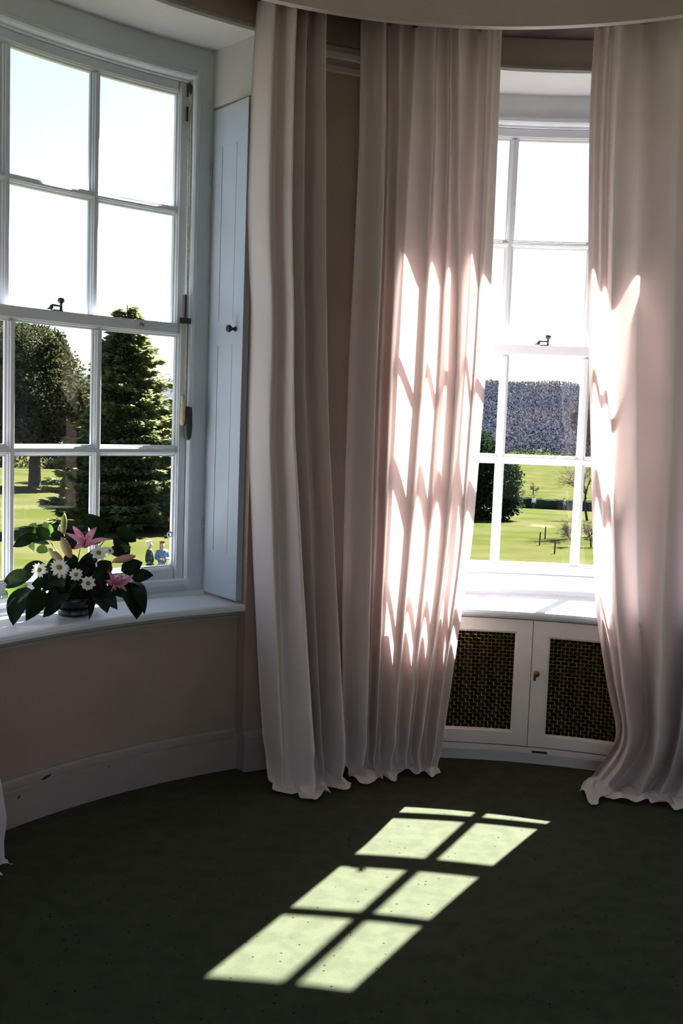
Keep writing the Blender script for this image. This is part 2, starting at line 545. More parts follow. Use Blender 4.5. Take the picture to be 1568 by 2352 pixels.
def make_window(idx, ca, label, SILL=SILL):
    W = empty('window_%d' % idx, P(FRAME_R, ca, SILL), kind='structure', label=label)
    e = [ca - 1.5 * PANE - BARD, ca - .5 * PANE - BARD, ca - .5 * PANE, ca + .5 * PANE, ca + .5 * PANE + BARD, ca + 1.5 * PANE + BARD]
    stile = 1.0
    for which in ('upper', 'lower'):
        upper = which == 'upper'
        rg = RU if upper else RL
        ri, ro = rg - .022, rg + .018
        lv = LEV[:4] if upper else LEV[4:]
        S = empty(which + '_sash', P(rg, ca, lv[3]), W)

        def sub(mb, nm, mt=WHITE, **k):
            return mb.build(nm, mt, S, **k)
        half = PANE * .0 + BARD * pi / 180 * rg / 2
        # stiles with moulded inner edge
        top = 3.05 if upper else 1.993
        bot = 1.955 if upper else .835
        for sg in (-1, 1):
            a_g = e[5] if sg > 0 else e[0]
            t_w = stile * pi / 180 * rg
            pr = [(rg + .01, 0), (ri + .018, 0), (ri + .016, sg * .006), (ri + .006, sg * .009), (ri + .004, sg * .014), (ri, sg * .016), (ri, sg * t_w), (ro, sg * t_w), (ro, 0)]
            sub(MB().vbar(pr, a_g, bot, top), 'stile')
        def hbar(z0, z1, lo_m, hi_m, nm):
            pr = []
            zl, zh = z0, z1
            m_ = .014
            pr += [(ro, zl), (ri + .018, zl)] if lo_m else [(ro, zl), (ri, zl)]
            if lo_m:
                pr += [(ri + .016, zl + .006), (ri + .006, zl + .009), (ri + .004, zl + m_), (ri, zl + m_ + .002)]
            if hi_m:
                pr += [(ri, zh - m_ - .002), (ri + .004, zh - m_), (ri + .006, zh - .009), (ri + .016, zh - .006)]
            pr += [(ri + .018, zh), (ro, zh)] if hi_m else [(ri, zh), (ro, zh)]
            return sub(MB().sweep(pr, e[0] - .02, e[5] + .02, 30), nm)
        hbar(lv[0], top, True, False, 'top_rail')
        hbar(lv[2], lv[1], True, True, 'glazing_bar')
        hbar(bot, lv[3] if not upper else 1.99, False, not upper, 'bottom_rail')
        for a in (ca - .5 * PANE - .5 * BARD, ca + .5 * PANE + .5 * BARD):
            sub(MB().vbar(bar_profile(rg, half, ri), a, lv[3] - (.02 if upper else .0), lv[0]), 'glazing_bar')
        for c0, c1 in ((e[0], e[1]), (e[2], e[3]), (e[4], e[5])):
            for z1, z0 in ((lv[0], lv[1]), (lv[2], lv[3])):
                g = MB()
                nn = 6
                z0_, z1_ = z0 - .004, z1 + .004
                vs = []
                for i in range(nn + 1):
                    a = c0 - .1 + (c1 - c0 + .2) * i / nn
                    vs += [P(rg, a, z0_), P(rg, a, z1_)]
                g.add(vs, [(2 * i, 2 * i + 2, 2 * i + 3, 2 * i + 1) for i in range(nn)])
                sub(g, 'pane', GLASS, smooth=True)
    # box frame: jambs (pulley stile, staff bead, flat), head and sill pieces
    for sg in (-1, 1):
        aj = (e[5] + stile + .03) if sg > 0 else (e[0] - stile - .03)
        ah = ca + sg * (HO + .15)
        d = (ah - aj) * pi / 180 * FRAME_R
        MB().vbar([(FRAME_R, sg * .03), (FRAME_R, d), (2.90, d), (2.90, 0), (FRAME_R + .02, 0), (FRAME_R + .02, sg * .03)], aj, SILL - .02, SOFFIT + .004).build('jamb', WHITE, W)
        MB().vbar([(FRAME_R - .016, sg * .004), (FRAME_R - .022, sg * .012), (FRAME_R - .022, sg * .026), (FRAME_R - .012, sg * .034), (FRAME_R + .002, sg * .036), (FRAME_R + .02, sg * .036), (FRAME_R + .02, sg * .002)], aj, .80, 3.095).build('staff_bead', WHITE, W)
        MB().vbar([(RL + .021, -sg * .0005), (RL + .021, -sg * .010), (RL + .027, -sg * .010), (RL + .027, -sg * .0005)], aj, 1.99, 3.06).build('parting_bead', WHITE, W)
    a0, a1 = e[0] - stile - .6, e[5] + stile + .6
    MB().sweep([(FRAME_R - .016, 3.062), (FRAME_R - .022, 3.070), (FRAME_R - .022, 3.084), (FRAME_R - .012, 3.094), (FRAME_R + .02, 3.096), (FRAME_R + .02, 3.06)], a0, a1, 30).build('head_bead', WHITE, W)
    MB().sweep([(FRAME_R, 3.09), (FRAME_R, SOFFIT + .004), (2.89, SOFFIT + .004), (2.89, 3.052), (FRAME_R + .02, 3.052), (FRAME_R + .02, 3.09)], ca - HO - .1, ca + HO + .1, 30).build('head_board', WHITE, W)
    MB().sweep([(FRAME_R - .016, .838), (FRAME_R - .024, .830), (FRAME_R - .024, .812), (FRAME_R - .012, .803), (FRAME_R + .02, .80), (FRAME_R + .02, .838)], a0, a1, 30).build('sill_bead', WHITE, W)
    MB().sweep([(FRAME_R, SILL - .02), (FRAME_R, .81), (FRAME_R + .015, .833), (OUT_R + .05, .815), (OUT_R + .05, SILL - .02)], ca - HO - .1, ca + HO + .1, 30).build('sill_board', WHITE, W)
    MB().sweep([(FRAME_R, SILL), (FRAME_R - .022, SILL), (FRAME_R - .020, SILL + .012), (FRAME_R - .008, SILL + .02), (FRAME_R, SILL + .022)], ca - HO, ca + HO, 30).build('quadrant_bead', WHITE, W)
    return W


W1 = make_window(1, CA, 'tall white sash window with parkland view behind the flower arrangement')
W2 = make_window(2, CB, 'tall white sash window between the two sunlit curtains', SHELF)
W3_FILL = make_window(3, CC, 'third tall white sash window of the bow, added unseen for side light')  # third one assumed from the regular spacing, added for more side light

# window boards
ws = MB()
prof = [(FRAME_R + .01, SILL), (APRON_R - .045, SILL), (APRON_R - .055, SILL - .005), (APRON_R - .058, SILL - .017), (APRON_R - .055, SILL - .029), (APRON_R - .045, SILL - .034), (FRAME_R + .01, SILL - .034)]
ws.sweep(prof, CA - HI + .02, CA + HI - .02, 40)
ws.build('window_board', WHITE, W1)
MB().sweep(prof, CC - HI + .02, CC + HI - .02, 40).build('window_board', WHITE, W3_FILL)
MB().sweep([(APRON_R + .002, SILL - .036), (APRON_R - .036, SILL - .036), (APRON_R - .034, SILL - .046), (APRON_R - .016, SILL - .054), (APRON_R - .014, SILL - .066), (APRON_R + .002, SILL - .070)], CA - HI + .02, CA + HI - .02, 40).build('sill_moulding', TRIM, W1)

def shelf_r(a):
    """front edge of the radiator shelf, in bow angle"""
    return 2.327 - .0061 * max(-13, min(14, a))


wb = MB()
sec = [(0.012, 0), (0.003, -.005), (0, -.017), (.003, -.029), (.012, -.034)]
nn = 40
vs, fs = [], []
for i in range(nn + 1):
    a = CB - HI + .02 + (2 * HI - .04) * i / nn
    r = shelf_r(a)
    vs.append(P(FRAME_R + .01, a, SHELF))
    for dr, dz in sec:
        vs.append(P(r + dr, a, SHELF + dz))
    vs.append(P(FRAME_R + .01, a, SHELF - .034))
K = len(sec) + 2
for i in range(nn):
    for j in range(K):
        j2 = (j + 1) % K
        fs.append((i * K + j, i * K + j2, (i + 1) * K + j2, (i + 1) * K + j))
fs += [tuple(range(K)), tuple(nn * K + j for j in range(K))]
wb.add(vs, fs)
wb.build('window_board', WHITE, W2)


def fastener(W, a, rr, sg=1):
    F = empty('sash_fastener', P(RL - .0, a, 1.993), W)
    da = 1 / (RL * pi / 180)
    MB().sweep([(RL - .012, 1.993), (RL - .012, 1.999), (RL + .012, 1.999), (RL + .012, 1.993)], a - .022 * da, a + .022 * da, 4).build('plate', IRON, F)
    MB().lathe([(.006, 0), (.0055, .02), (.005, .024), (.006, .028), (.013, .034), (.0145, .042), (.012, .049), (.004, .052)], P(RL - .002, a + .018 * da, 1.998)).build('knob', IRON, F, smooth=True)
    mbx = MB()
    mbx.tube([P(RL - .004, a - .03 * da, 1.998), P(RL - .004, a - .03 * da, 2.012), P(RL - .006, a - .024 * da, 2.016), P(RL - .008, a + .012 * da, 2.015)], [.007, .006, .005, .0035], 8)
    mbx.tube([P(RL - .004, a - .045 * da, 1.999), P(RL - .004, a - .022 * da, 2.008)], [.003, .006], 8)
    mbx.build('lever', IRON, F, smooth=True)


fastener(W1, CA + .25, RL)
fastener(W2, CB - .2, RL)
# little brass catch on the meeting rail of the first window
MB().lathe([(.004, 0), (.009, .004), (.009, .012), (.006, .018), (.002, .02)], P(RL - .022, CA + 8.35, 1.972), (-.2, -1, 0)).build('catch', BRASS, W1, smooth=True)
# sash pulley, cords, cord grip and hanging pulls on the right jamb of the first window
aj = CA + 1.5 * PANE + BARD + 1.0
MB().lathe([(.026, -.006), (.028, -.003), (.028, .003), (.026, .006)], P(RU - .03, aj - .08, 3.02), (cos(R_(aj)), -sin(R_(aj)), 0), 18).build('sash_pulley', IRON, W1)
MB().box(-.006, .006, -.006, .006, -.03, .03).build('pulley_plate', IRON, W1).matrix_basis = Matrix.Translation(P(RL + .005, aj - .22, 2.915)) @ Matrix.Rotation(R_(-aj), 4, 'Z')
MB().tube([P(RU - .052, aj + .08, 3.03), P(RU - .055, aj + .05, 2.6), P(RU - .055, aj + .02, 1.68)], .0035, 7).build('sash_cord', CORD, W1, smooth=True)
MB().tube([P(RU - .054, aj - .22, 3.0), P(RU - .060, aj - .2, 2.6), P(RU - .075, aj - .22, 1.95), P(RU - .085, aj - .28, 1.68)], .0035, 7).build('sash_cord', CORD, W1, smooth=True)
cg = MB()
cg.box(-.028, .028, -.012, .014, -.012, .012)
cg.box(-.004, .004, -.010, .012, .0, .115)
o = cg.build('cord_grip', IRON, W1)
o.matrix_basis = Matrix.Translation(P(RL - .03, aj - .45, 2.006)) @ Matrix.Rotation(R_(-aj), 4, 'Z')
MB().lathe([(.004, .0), (.017, -.004), (.019, -.03), (.020, -.1), (.017, -.135), (.010, -.15), (.004, -.152)], P(RU - .085, aj + .02, 1.625)).build('cord_pull', IRON, W1, smooth=True)
MB().lathe([(.003, .01), (.010, .0), (.011, -.025), (.008, -.032), (.008, -.04), (.012, -.045), (.012, -.115), (.009, -.128), (.004, -.13)], P(RU - .088, aj - .55, 1.668)).build('cord_pull', BAMBOO, W1, smooth=True)
# pale spiral window-catch at the edge of the lower pane
sp = [P(RL - .012, CA + 1.5 * PANE + BARD - .28 + .28 * cos(t / 10 * 2 * pi) * (1 - t / 40), 1.04 + .014 * sin(t / 10 * 2 * pi) * (1 - t / 40)) for t in range(0, 15)]
MB().tube(sp, .003, 6).build('scroll_hook', WHITE, W1, smooth=True)

# ------------------------------------------------------------------ shutter folded back on the reveal
SH = empty('window_shutter', P(2.64, CA + HO + .4, SILL + .012), label='tall pale grey panelled shutter with dark round knob, folded open beside the window', category='shutter')
z0, z1 = SILL + .014, 2.94
A_ = Vector(P(FRAME_R - .004, CA + HO - .06, 0))
B_ = Vector(P(WALL_R + .028, CA + HI - .88, 0))
du = (B_ - A_).normalized()
dn = Vector((-du.y, du.x, 0))
if dn.dot(Vector((-1, 0, 0))) < 0:
    dn = -dn
LEN = (B_ - A_).length


def sbox(mb, u0, u1, n0, n1, za, zb):
    vs = []
    for z in (za, zb):
        for u, nn_ in ((u0, n0), (u1, n0), (u1, n1), (u0, n1)):
            p = A_ + du * u + dn * nn_
            vs.append((p.x, p.y, z))
    mb.add(vs, [(0, 3, 2, 1), (4, 5, 6, 7), (0, 1, 5, 4), (1, 2, 6, 5), (2, 3, 7, 6), (3, 0, 4, 7)])
    return mb


# frame members proud, grooves recessed between stiles and the flat panels
g1, g2, gw = LEN * .30, LEN * .70, .004
sbox(MB(), 0, LEN, -.030, -.006, z0, z1).build('back_board', SHUT, SH)
sbox(MB(), 0, g1 - gw, -.008, 0, z0, z1).build('stile', SHUT, SH)
sbox(MB(), g2 + gw, LEN, -.008, 0, z0, z1).build('stile', SHUT, SH)
for (ra, rb_) in ((z0, z0 + .20), (1.90, 2.01), (z1 - .17, z1)):
    sbox(MB(), g1 - gw, g2 + gw, -.008, -.0002, ra, rb_).build('rail', SHUT, SH)
for (ra, rb_) in ((z0 + .20, 1.90), (2.01, z1 - .17)):
    sbox(MB(), g1, g2, -.008, -.0006, ra, rb_).build('panel', SHUT, SH)
kp = A_ + du * (LEN * .80) + Vector((0, 0, 1.968))
MB().lathe([(.011, 0), (.011, .004), (.007, .008), (.007, .018), (.014, .026), (.0165, .034), (.014, .042), (.004, .045)], kp, dn).build('knob', IRON, SH, smooth=True)
for hz in (1.02, 2.62):
    h = MB()
    pA = A_ + dn * .004 - du * .004
    for k in range(5):
        h.lathe([(.004, 0), (.0062, .002), (.0062, .018), (.004, .02)], (pA.x, pA.y, hz + k * .021), (0, 0, 1), 10)
    h.build('hinge', SHUT, SH, smooth=True)

# ------------------------------------------------------------------ radiator cabinet under the second window
CAB = empty('radiator_cabinet', P(2.28, .5, 0), label='low painted radiator cabinet with two brass mesh doors under the sunny window', category='cabinet')
CAB_A0, CAB_A1 = -12.6, 17.5


def cab_r(a):
    return shelf_r(a) + .02


def curved_panel(mb, a0, a1, z0, z1, d0, d1, n=10):
    """slab following the cabinet front; d measured back from the front face"""
    vs, fs = [], []
    for i in range(n + 1):
        a = a0 + (a1 - a0) * i / n
        r = cab_r(a)
        vs += [P(r + d0, a, z0), P(r + d0, a, z1), P(r + d1, a, z1), P(r + d1, a, z0)]
    for i in range(n):
        for j in range(4):
            j2 = (j + 1) % 4
            fs.append((i * 4 + j, i * 4 + j2, i * 4 + 4 + j2, i * 4 + 4 + j))
    fs += [(0, 1, 2, 3), (n * 4 + 3, n * 4 + 2, n * 4 + 1, n * 4)]
    mb.add(vs, fs)
    return mb


DZ0, DZ1 = .089, SHELF - .045
bd = MB()
curved_panel(bd, CAB_A0, CAB_A1, DZ1 + .004, SHELF - .034, .004, .03, 20)
curved_panel(bd, CAB_A0, CAB_A0 + 1.2, .1, DZ1 + .004, .004, .03, 3)
bd.build('frame', CABP, CAB)
curved_panel(MB(), CAB_A0, CAB_A1, .0, .05, .022, .05, 20).build('plinth', CABP, CAB)
curved_panel(MB(), CAB_A0, CAB_A1, .055, .084, .0, .04, 20).build('plinth_moulding', CABP, CAB)
curved_panel(MB(), CAB_A0, CAB_A1, .038, .055, .010, .03, 20).build('plinth_moulding', CABP, CAB)
curved_panel(MB(), 1.7, 3.4, .060, .070, -.002, .01, 4).build('worn_slot', DARKIN, CAB)
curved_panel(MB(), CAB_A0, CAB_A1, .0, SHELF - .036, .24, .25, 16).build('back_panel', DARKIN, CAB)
rd = MB()
for i in range(16):
    a = CAB_A0 + 2 + i * (CAB_A1 - CAB_A0 - 4) / 15
    rd.vbar([(cab_r(a) + .10, -.02), (cab_r(a) + .10, .02), (cab_r(a) + .16, .02), (cab_r(a) + .16, -.02)], a, .16, .62)
rd.build('radiator', DARKIN, CAB)


def cab_door(a0, a1, knob, hole):
    D = empty('door', P(cab_r((a0 + a1) / 2), (a0 + a1) / 2, DZ0), CAB)
    h0, h1, zz0, zz1 = hole
    fr = MB()
    curved_panel(fr, a0, h0, DZ0, DZ1, 0, .022, 5)
    fr.build('door_stile', CABP, D)
    fr = MB()
    curved_panel(fr, h1, a1, DZ0, DZ1, 0, .022, 5)
    fr.build('door_stile', CABP, D)
    curved_panel(MB(), h0, h1, zz1, DZ1, 0, .022, 10).build('door_rail', CABP, D)
    curved_panel(MB(), h0, h1, DZ0, zz0, 0, .022, 10).build('door_rail', CABP, D)
    # bevelled bead round the opening
    bd = MB()
    e_ = .22
    for (p0, p1, q0, q1) in ((h0 - .01, h0 + e_, zz0, zz1), (h1 - e_, h1 + .01, zz0, zz1), (h0, h1, zz1 - .009, zz1 + .001), (h0, h1, zz0 - .001, zz0 + .009)):
        curved_panel(bd, p0, p1, q0, q1, .008, .018, 6)
    bd.build('door_bead', CABP, D)
    # woven flat brass strips
    g = MB()
    pitch = .0172
    rm = cab_r((h0 + h1) / 2) + .016
    wdt = R_(h1 - h0) * rm
    nx, nz = int(wdt / pitch), int((zz1 - zz0) / pitch)
    amp, hw = .0030, .0021

    def pt(xi, zi, d):
        a = h0 + (h1 - h0) * min(max(xi / nx, 0), 1)
        return P(cab_r(a) + .016 + d, a, zz0 + (zz1 - zz0) * min(max(zi / nz, 0), 1))
    da = (h1 - h0) / nx * hw / pitch
    for i in range(nx):
        vs = []
        for k in range(2 * nz + 1):
            d = amp * cos(pi * (k / 2 - .5)) * (1 if i % 2 else -1)
            vs += [pt(i + .5 - hw / pitch, k / 2, d), pt(i + .5 + hw / pitch, k / 2, d)]
        g.add(vs, [(2 * k, 2 * k + 1, 2 * k + 3, 2 * k + 2) for k in range(2 * nz)])
    for j in range(nz):
        vs = []
        for k in range(2 * nx + 1):
            d = amp * cos(pi * (k / 2 - .5)) * (-1 if j % 2 else 1)
            vs += [pt(k / 2, j + .5 - hw / pitch, d), pt(k / 2, j + .5 + hw / pitch, d)]
        g.add(vs, [(2 * k, 2 * k + 1, 2 * k + 3, 2 * k + 2) for k in range(2 * nx)])
    g.build('grille', BRASS, D, label='woven brass wire mesh', kind='stuff')
    if knob:
        kp_ = Vector(P(cab_r(a0 + .5), a0 + .5, .436))
        dirn = Vector((CX - kp_.x, CY - kp_.y, 0)).normalized()
        MB().lathe([(.006, 0), (.006, .012), (.013, .018), (.0145, .026), (.012, .032), (.004, .034)], kp_ + Vector((0, 0, .008)), dirn).build('knob', BRASS, D, smooth=True)
        o = MB().box(-.0055, .0055, -.004, 0, -.03, .0).build('latch', IRON, D)
        o.matrix_basis = Matrix.Translation(kp_ + Vector((-.004, 0, .0))) @ Matrix.Rotation(R_(-a0), 4, 'Z')
    return D


cab_door(-10.9, 1.08, False, (-9.1, -.55, .150, .632))
cab_door(1.16, 12.9, True, (2.90, 11.2, .142, .618))

# ------------------------------------------------------------------ curtains
RCX, RCY, RAIL = 0.473, 2.56, 2.0
MB().sweep([(RAIL - .008, 3.318), (RAIL + .008, 3.318), (RAIL + .008, 3.345), (RAIL - .008, 3.345)], -75, 62, 80, (RCX, RCY)).build(
    'curtain_rail', IRON, label='dark curved curtain rail tucked behind the bulkhead', category='curtain rail')


def interp(tab, z):
    """tab: [(z, value)] by falling z, smooth-ish"""
    if z >= tab[0][0]:
        return tab[0][1]
    for (za, va), (zb, vb) in zip(tab, tab[1:]):
        if z >= zb:
            t = (za - z) / (za - zb)
            return va + (vb - va) * t
    return tab[-1][1]


def lerp_tab(t, y):
    if y <= t[0][0]:
        return t[0][1]
    for (a, va), (b, vb) in zip(t, t[1:]):
        if y <= b:
            k = (y - a) / (b - a)
            return va + (vb - va) * k
    return t[-1][1]


def smooth_tab(tab):
    zs = [3.4 - i * .05 for i in range(72)]
    vals = [interp(tab, z) for z in zs]
    for _ in range(3):
        vals = [vals[0]] + [(vals[i - 1] + 2 * vals[i] + vals[i + 1]) / 4 for i in range(1, len(vals) - 1)] + [vals[-1]]
    return list(zip(zs, vals))


def curtain(label, left, right, cols, amp, dr, seed, extra, top=3.312, nu=300, nv=210, DEPTH=2.5):
    """cloth sheet hanging from the rail.  cols: fold columns (depth toward the room, place across the
    width at the top, middle and foot); left/right: edge angles by height; extra: length lying on the carpet"""
    left, right, amp, dr = map(smooth_tab, (left, right, amp, dr))
    vs, fs = [], []
    M = len(cols)
    for j in range(nv + 1):
        sj = j / nv
        for i in range(nu + 1):
            u = i / nu
            L = top + lerp_tab(extra, u) * (.9 + .35 * noise.noise(Vector((u * 4, seed, 0))))
            # finer rows near the floor
            s_ = L * (sj * 1.25 - .25 * sj * sj)
            zf = top - s_
            zz = max(zf, 0)
            # fold columns at this height
            if zz > 1.8:
                k = min(1, (3.2 - zz) / 1.4) if zz < 3.2 else 0
                us = [c[1] + (c[2] - c[1]) * k for c in cols]
            else:
                k = min(1, (1.8 - zz) / 1.4)
                us = [c[2] + (c[3] - c[2]) * k for c in cols]
            uw = u + .012 * noise.noise(Vector((u * 6, zz * .8, seed))) * sin(pi * u)
            m_ = 0
            while m_ < M - 2 and uw > us[m_ + 1]:
                m_ += 1
            f = min(1, max(0, (uw - us[m_]) / max(1e-4, us[m_ + 1] - us[m_])))
            f = f * f * (3 - 2 * f)
            n0 = cols[m_][0] * (1 + .35 * noise.noise(Vector((m_ * 7.3, zz * .7, seed))))
            n1 = cols[m_ + 1][0] * (1 + .35 * noise.noise(Vector(((m_ + 1) * 7.3, zz * .7, seed))))
            low = min(1, max(0, (1.0 - zz) / 1.0))
            A = interp(amp, zz)
            if zf < .2:
                A *= 1 - .72 * min(1, (.2 - zf) / .2)
            nrm = A * DEPTH * (n0 + (n1 - n0) * f)
            nrm += (.004 + .012 * low) * noise.noise(Vector((u * 5, zz * 1.6, seed + 1)))
            nrm += .0035 * noise.noise(Vector((u * 17, zz * .5, seed + 4)))
            tan = 0.0
            r = RAIL + interp(dr, zz) - nrm
            if zf < .34:                       # cloth breaking on the carpet
                q = min(1, (.34 - zf) / .34)
                q = q * q
                r -= .035 * q * noise.noise(Vector((u * 5.5, zf * 8, seed + 2)))
                tan += .035 * q * noise.noise(Vector((u * 5 + 4, zf * 9, seed + 3)))
            bend = .05
            if zf < bend:
                d = bend - zf
                r -= d * .8
                z = .012 + .030 * max(0, noise.noise(Vector((u * 7, d * 12, seed + 7))) + .25) * min(1, d / .05) + .5 * bend * math.exp(-d / .03)
                tan += .025 * min(1, d / .1) * noise.noise(Vector((u * 4, d * 10, seed + 8)))
            else:
                z = zf - bend * .5 + .012 if zf < .2 else zf - (bend * .5 - .012) * max(0, 1 - (zf - .2) / .3)
            ar = R_(interp(left, zz) + (interp(right, zz) - interp(left, zz)) * u)
            vs.append((RCX + r * sin(ar) + tan * cos(ar), RCY + r * cos(ar) - tan * sin(ar), z))
    for j in range(nv):
        for i in range(nu):
            b_ = j * (nu + 1) + i
            fs.append((b_, b_ + 1, b_ + nu + 2, b_ + nu + 1))
    mb = MB()
    mb.add(vs, fs)
    return mb.build('curtain', CLOTH, smooth=True, label=label, category='curtain', group='pale linen curtains of the bow')


curtain('pale linen curtain gathered narrow against the pier, beside the open shutter',
        [(3.4, -26.1), (3.04, -26.7), (2.46, -26.9), (2.2, -26.5), (2.06, -26.1), (1.5, -26.0), (.75, -24.6), (.2, -23.9), (0, -23.9)],
        [(3.4, -18.1), (3.09, -18.0), (2.27, -17.4), (1.71, -16.5), (1.13, -15.1), (.54, -13.9), (.16, -13.2), (0, -13.2)],
        [(-.03, 0, 0, 0), (.02, .16, .16, .10), (.002, .27, .29, .20), (.045, .40, .40, .46), (-.04, .60, .60, .64), (0, .70, .70, .69), (-.045, .78, .775, .74), (.03, .93, .93, .93), (-.02, 1, 1, 1)],
        [(3.4, .8), (2.5, 1.0), (1.0, 1.1), (.4, 1.2), (0, 1.3)], [(3.4, -.03), (1.6, -.05), (.9, -.08), (.4, -.13), (.15, -.18), (0, -.21)], 11,
        [(0, .06), (.2, .12), (.4, .20), (.66, .20), (.74, .08), (1, .05)])
curtain('pale linen curtain glowing with sunlight, between the pier and the cabinet window',
        [(3.4, -13.3), (2.84, -12.8), (2.28, -12.8), (1.8, -13.0), (1.3, -13.0), (.74, -12.9), (.33, -12.5), (0, -12.3)],
        [(3.4, 4.1), (2.87, 4.3), (2.39, 4.4), (1.87, 4.3), (1.43, 3.9), (1.12, 3.6), (.97, 3.3), (.75, 2.6), (.42, 1.6), (.17, .7), (0, .3)],
        [(-.02, 0, 0, 0), (.025, .145, .16, .18), (-.025, .21, .24, .27), (.022, .25, .27, .30), (-.03, .40, .345, .37), (.04, .50, .50, .46), (-.02, .545, .57, .55), (.03, .61, .635, .62),
         (-.012, .64, .72, .70), (.035, .68, .77, .76), (-.035, .86, .86, .85), (.02, .90, .91, .91), (-.005, .95, .94, .955), (.01, 1, 1, 1)],
        [(3.4, .9), (2.6, 1.05), (1.0, 1.1), (.4, 1.2), (0, 1.2)], [(3.4, 0.0), (2.0, .015), (1.2, .0), (.7, -.02), (.3, -.05), (0, -.07)], 5,
        [(0, .12), (.2, .16), (.4, .10), (.7, .05), (1, .03)], DEPTH=2.4)
curtain('pale linen curtain pooling on the carpet, right of the cabinet window',
        [(3.4, 15.4), (3.0, 15.3), (2.66, 15.7), (2.26, 16.3), (1.82, 17.1), (1.4, 18.0), (1.21, 18.4), (.8, 19.4), (.42, 21.8), (.24, 23.8), (.12, 22.0), (0, 19.0)],
        [(3.4, 36), (2.0, 37), (.6, 36), (.2, 34), (0, 33)],
        [(.005, 0, 0, 0), (-.03, .025, .02, .02), (.015, .085, .08, .10), (.005, .10, .10, .13), (.045, .16, .15, .20), (-.03, .27, .28, .30), (.04, .50, .53, .52), (-.04, .60, .62, .62), (.02, .70, .72, .72), (-.03, .8, .8, .8), (.03, .9, .9, .9), (-.01, 1, 1, 1)],
        [(3.4, .7), (2.6, 1.0), (1.0, 1.1), (.4, 1.2), (0, 1.3)], [(3.4, .01), (2.3, .03), (1.6, .06), (.8, .06), (.4, .02), (.2, -.01), (0, -.03)], 23,
        [(0, .20), (.12, .30), (.3, .24), (.55, .14), (1, .1)], DEPTH=2.3)
curtain('pale linen curtain at the frame edge, beyond the flower window',
        [(3.4, -76), (1.0, -76), (0, -75)], [(3.4, -66.5), (1.0, -65.5), (.5, -64.2), (.2, -63.2), (0, -62.8)],
        [(-.02 if k % 2 else .03, k / 10, k / 10, k / 10) for k in range(11)],
        [(3.4, .8), (1.5, 1), (0, 1.2)], [(3.4, -.08), (.5, -.1), (0, -.16)], 31, [(0, .1), (1, .05)], nu=140)

# ------------------------------------------------------------------ flower arrangement on the first window board
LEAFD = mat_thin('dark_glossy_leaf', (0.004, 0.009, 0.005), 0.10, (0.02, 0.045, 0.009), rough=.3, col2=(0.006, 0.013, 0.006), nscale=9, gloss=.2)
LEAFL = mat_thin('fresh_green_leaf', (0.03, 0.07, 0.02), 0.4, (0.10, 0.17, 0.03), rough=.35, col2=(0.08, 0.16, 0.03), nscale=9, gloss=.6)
PETALP = mat_thin('pink_lily_petal', (0.60, 0.17, 0.34), 0.45, (0.62, 0.20, 0.34), col2=(0.80, 0.46, 0.58), nscale=16, lo=.42, hi=.60)
BUDP = mat('pink_green_bud', (0.50, 0.26, 0.22), .5, (0.34, 0.32, 0.14), 12, 3, 0, 60, .4)
BUDG = mat('green_bud', (0.20, 0.27, 0.07), .5, (0.27, 0.30, 0.10), 14, 3, 0, 60, .4)
PETALW = mat_thin('white_daisy_petal', (0.85, 0.85, 0.82), 0.35, (0.9, 0.9, 0.82))
DISC = mat('daisy_centre', (0.28, 0.24, 0.03), .7, (0.14, 0.14, 0.02), 160, 2, .6, 300, .2)
STEM = mat('plant_stem', (0.05, 0.08, 0.025), .6, (0.08, 0.06, 0.03), 30, 2, 0, 60, .3)
BOWL = mat('dark_glazed_bowl', (0.012, 0.018, 0.026), .3, (0.008, 0.012, 0.018), 6, 3, 0, 60, .5)
STAM = mat('rust_stamen', (0.35, 0.10, 0.03), .7)
rnd = random.Random(4)
FA = empty('flower_arrangement', (-1.076, 4.067, SILL), category='flowers',
           label='low bowl of pink lilies, white daisies and dark drooping leaves on the window board')
FO = Vector((-1.076, 4.067, SILL))
fdir = Vector((FO.x, FO.y, 0)).normalized()            # away from the viewer side of the room
fright = Vector((fdir.y, -fdir.x, 0))
K_ = 0.000418


def fp(zx, zy, depth=0.0):
    """arrangement coordinates: sideways, upward, depth toward the window"""
    x, z = (zx - 735) * K_, (1078 - zy) * K_
    return FO + fright * (x + .036 * z) + fdir * depth + Vector((0, 0, z - .036 * x - .2 * depth))


def blade(base, tip, width, nrm, curl=.15, fold=.18, n=8, shape=.9, twist=0.0):
    """pointed oval sheet with a midrib fold, from base to tip"""
    base, tip = Vector(base), Vector(tip)
    ax = tip - base
    L = ax.length
    d = ax.normalized()
    nrm = Vector(nrm)
    nrm = (nrm - d * nrm.dot(d))
    nrm = nrm.normalized() if nrm.length > 1e-4 else d.orthogonal().normalized()
    sd = d.cross(nrm)
    vs, fs = [], []
    for i in range(n + 1):
        t = i / n
        wv = width * .5 * (sin(pi * min(1, t ** shape)) ** .75 if 0 < t < 1 else 0.02)
        c = base + ax * t + nrm * (curl * L * sin(pi * t))
        tw = twist * t
        s2 = sd * cos(tw) + nrm * sin(tw)
        n2 = nrm * cos(tw) - sd * sin(tw)
        vs += [tuple(c - s2 * wv + n2 * fold * wv), tuple(c), tuple(c + s2 * wv + n2 * fold * wv)]
    for i in range(n):
        a = i * 3
        fs += [(a, a + 1, a + 4, a + 3), (a + 1, a + 2, a + 5, a + 4)]
    mb = MB()
    mb.add(vs, fs)
    return mb


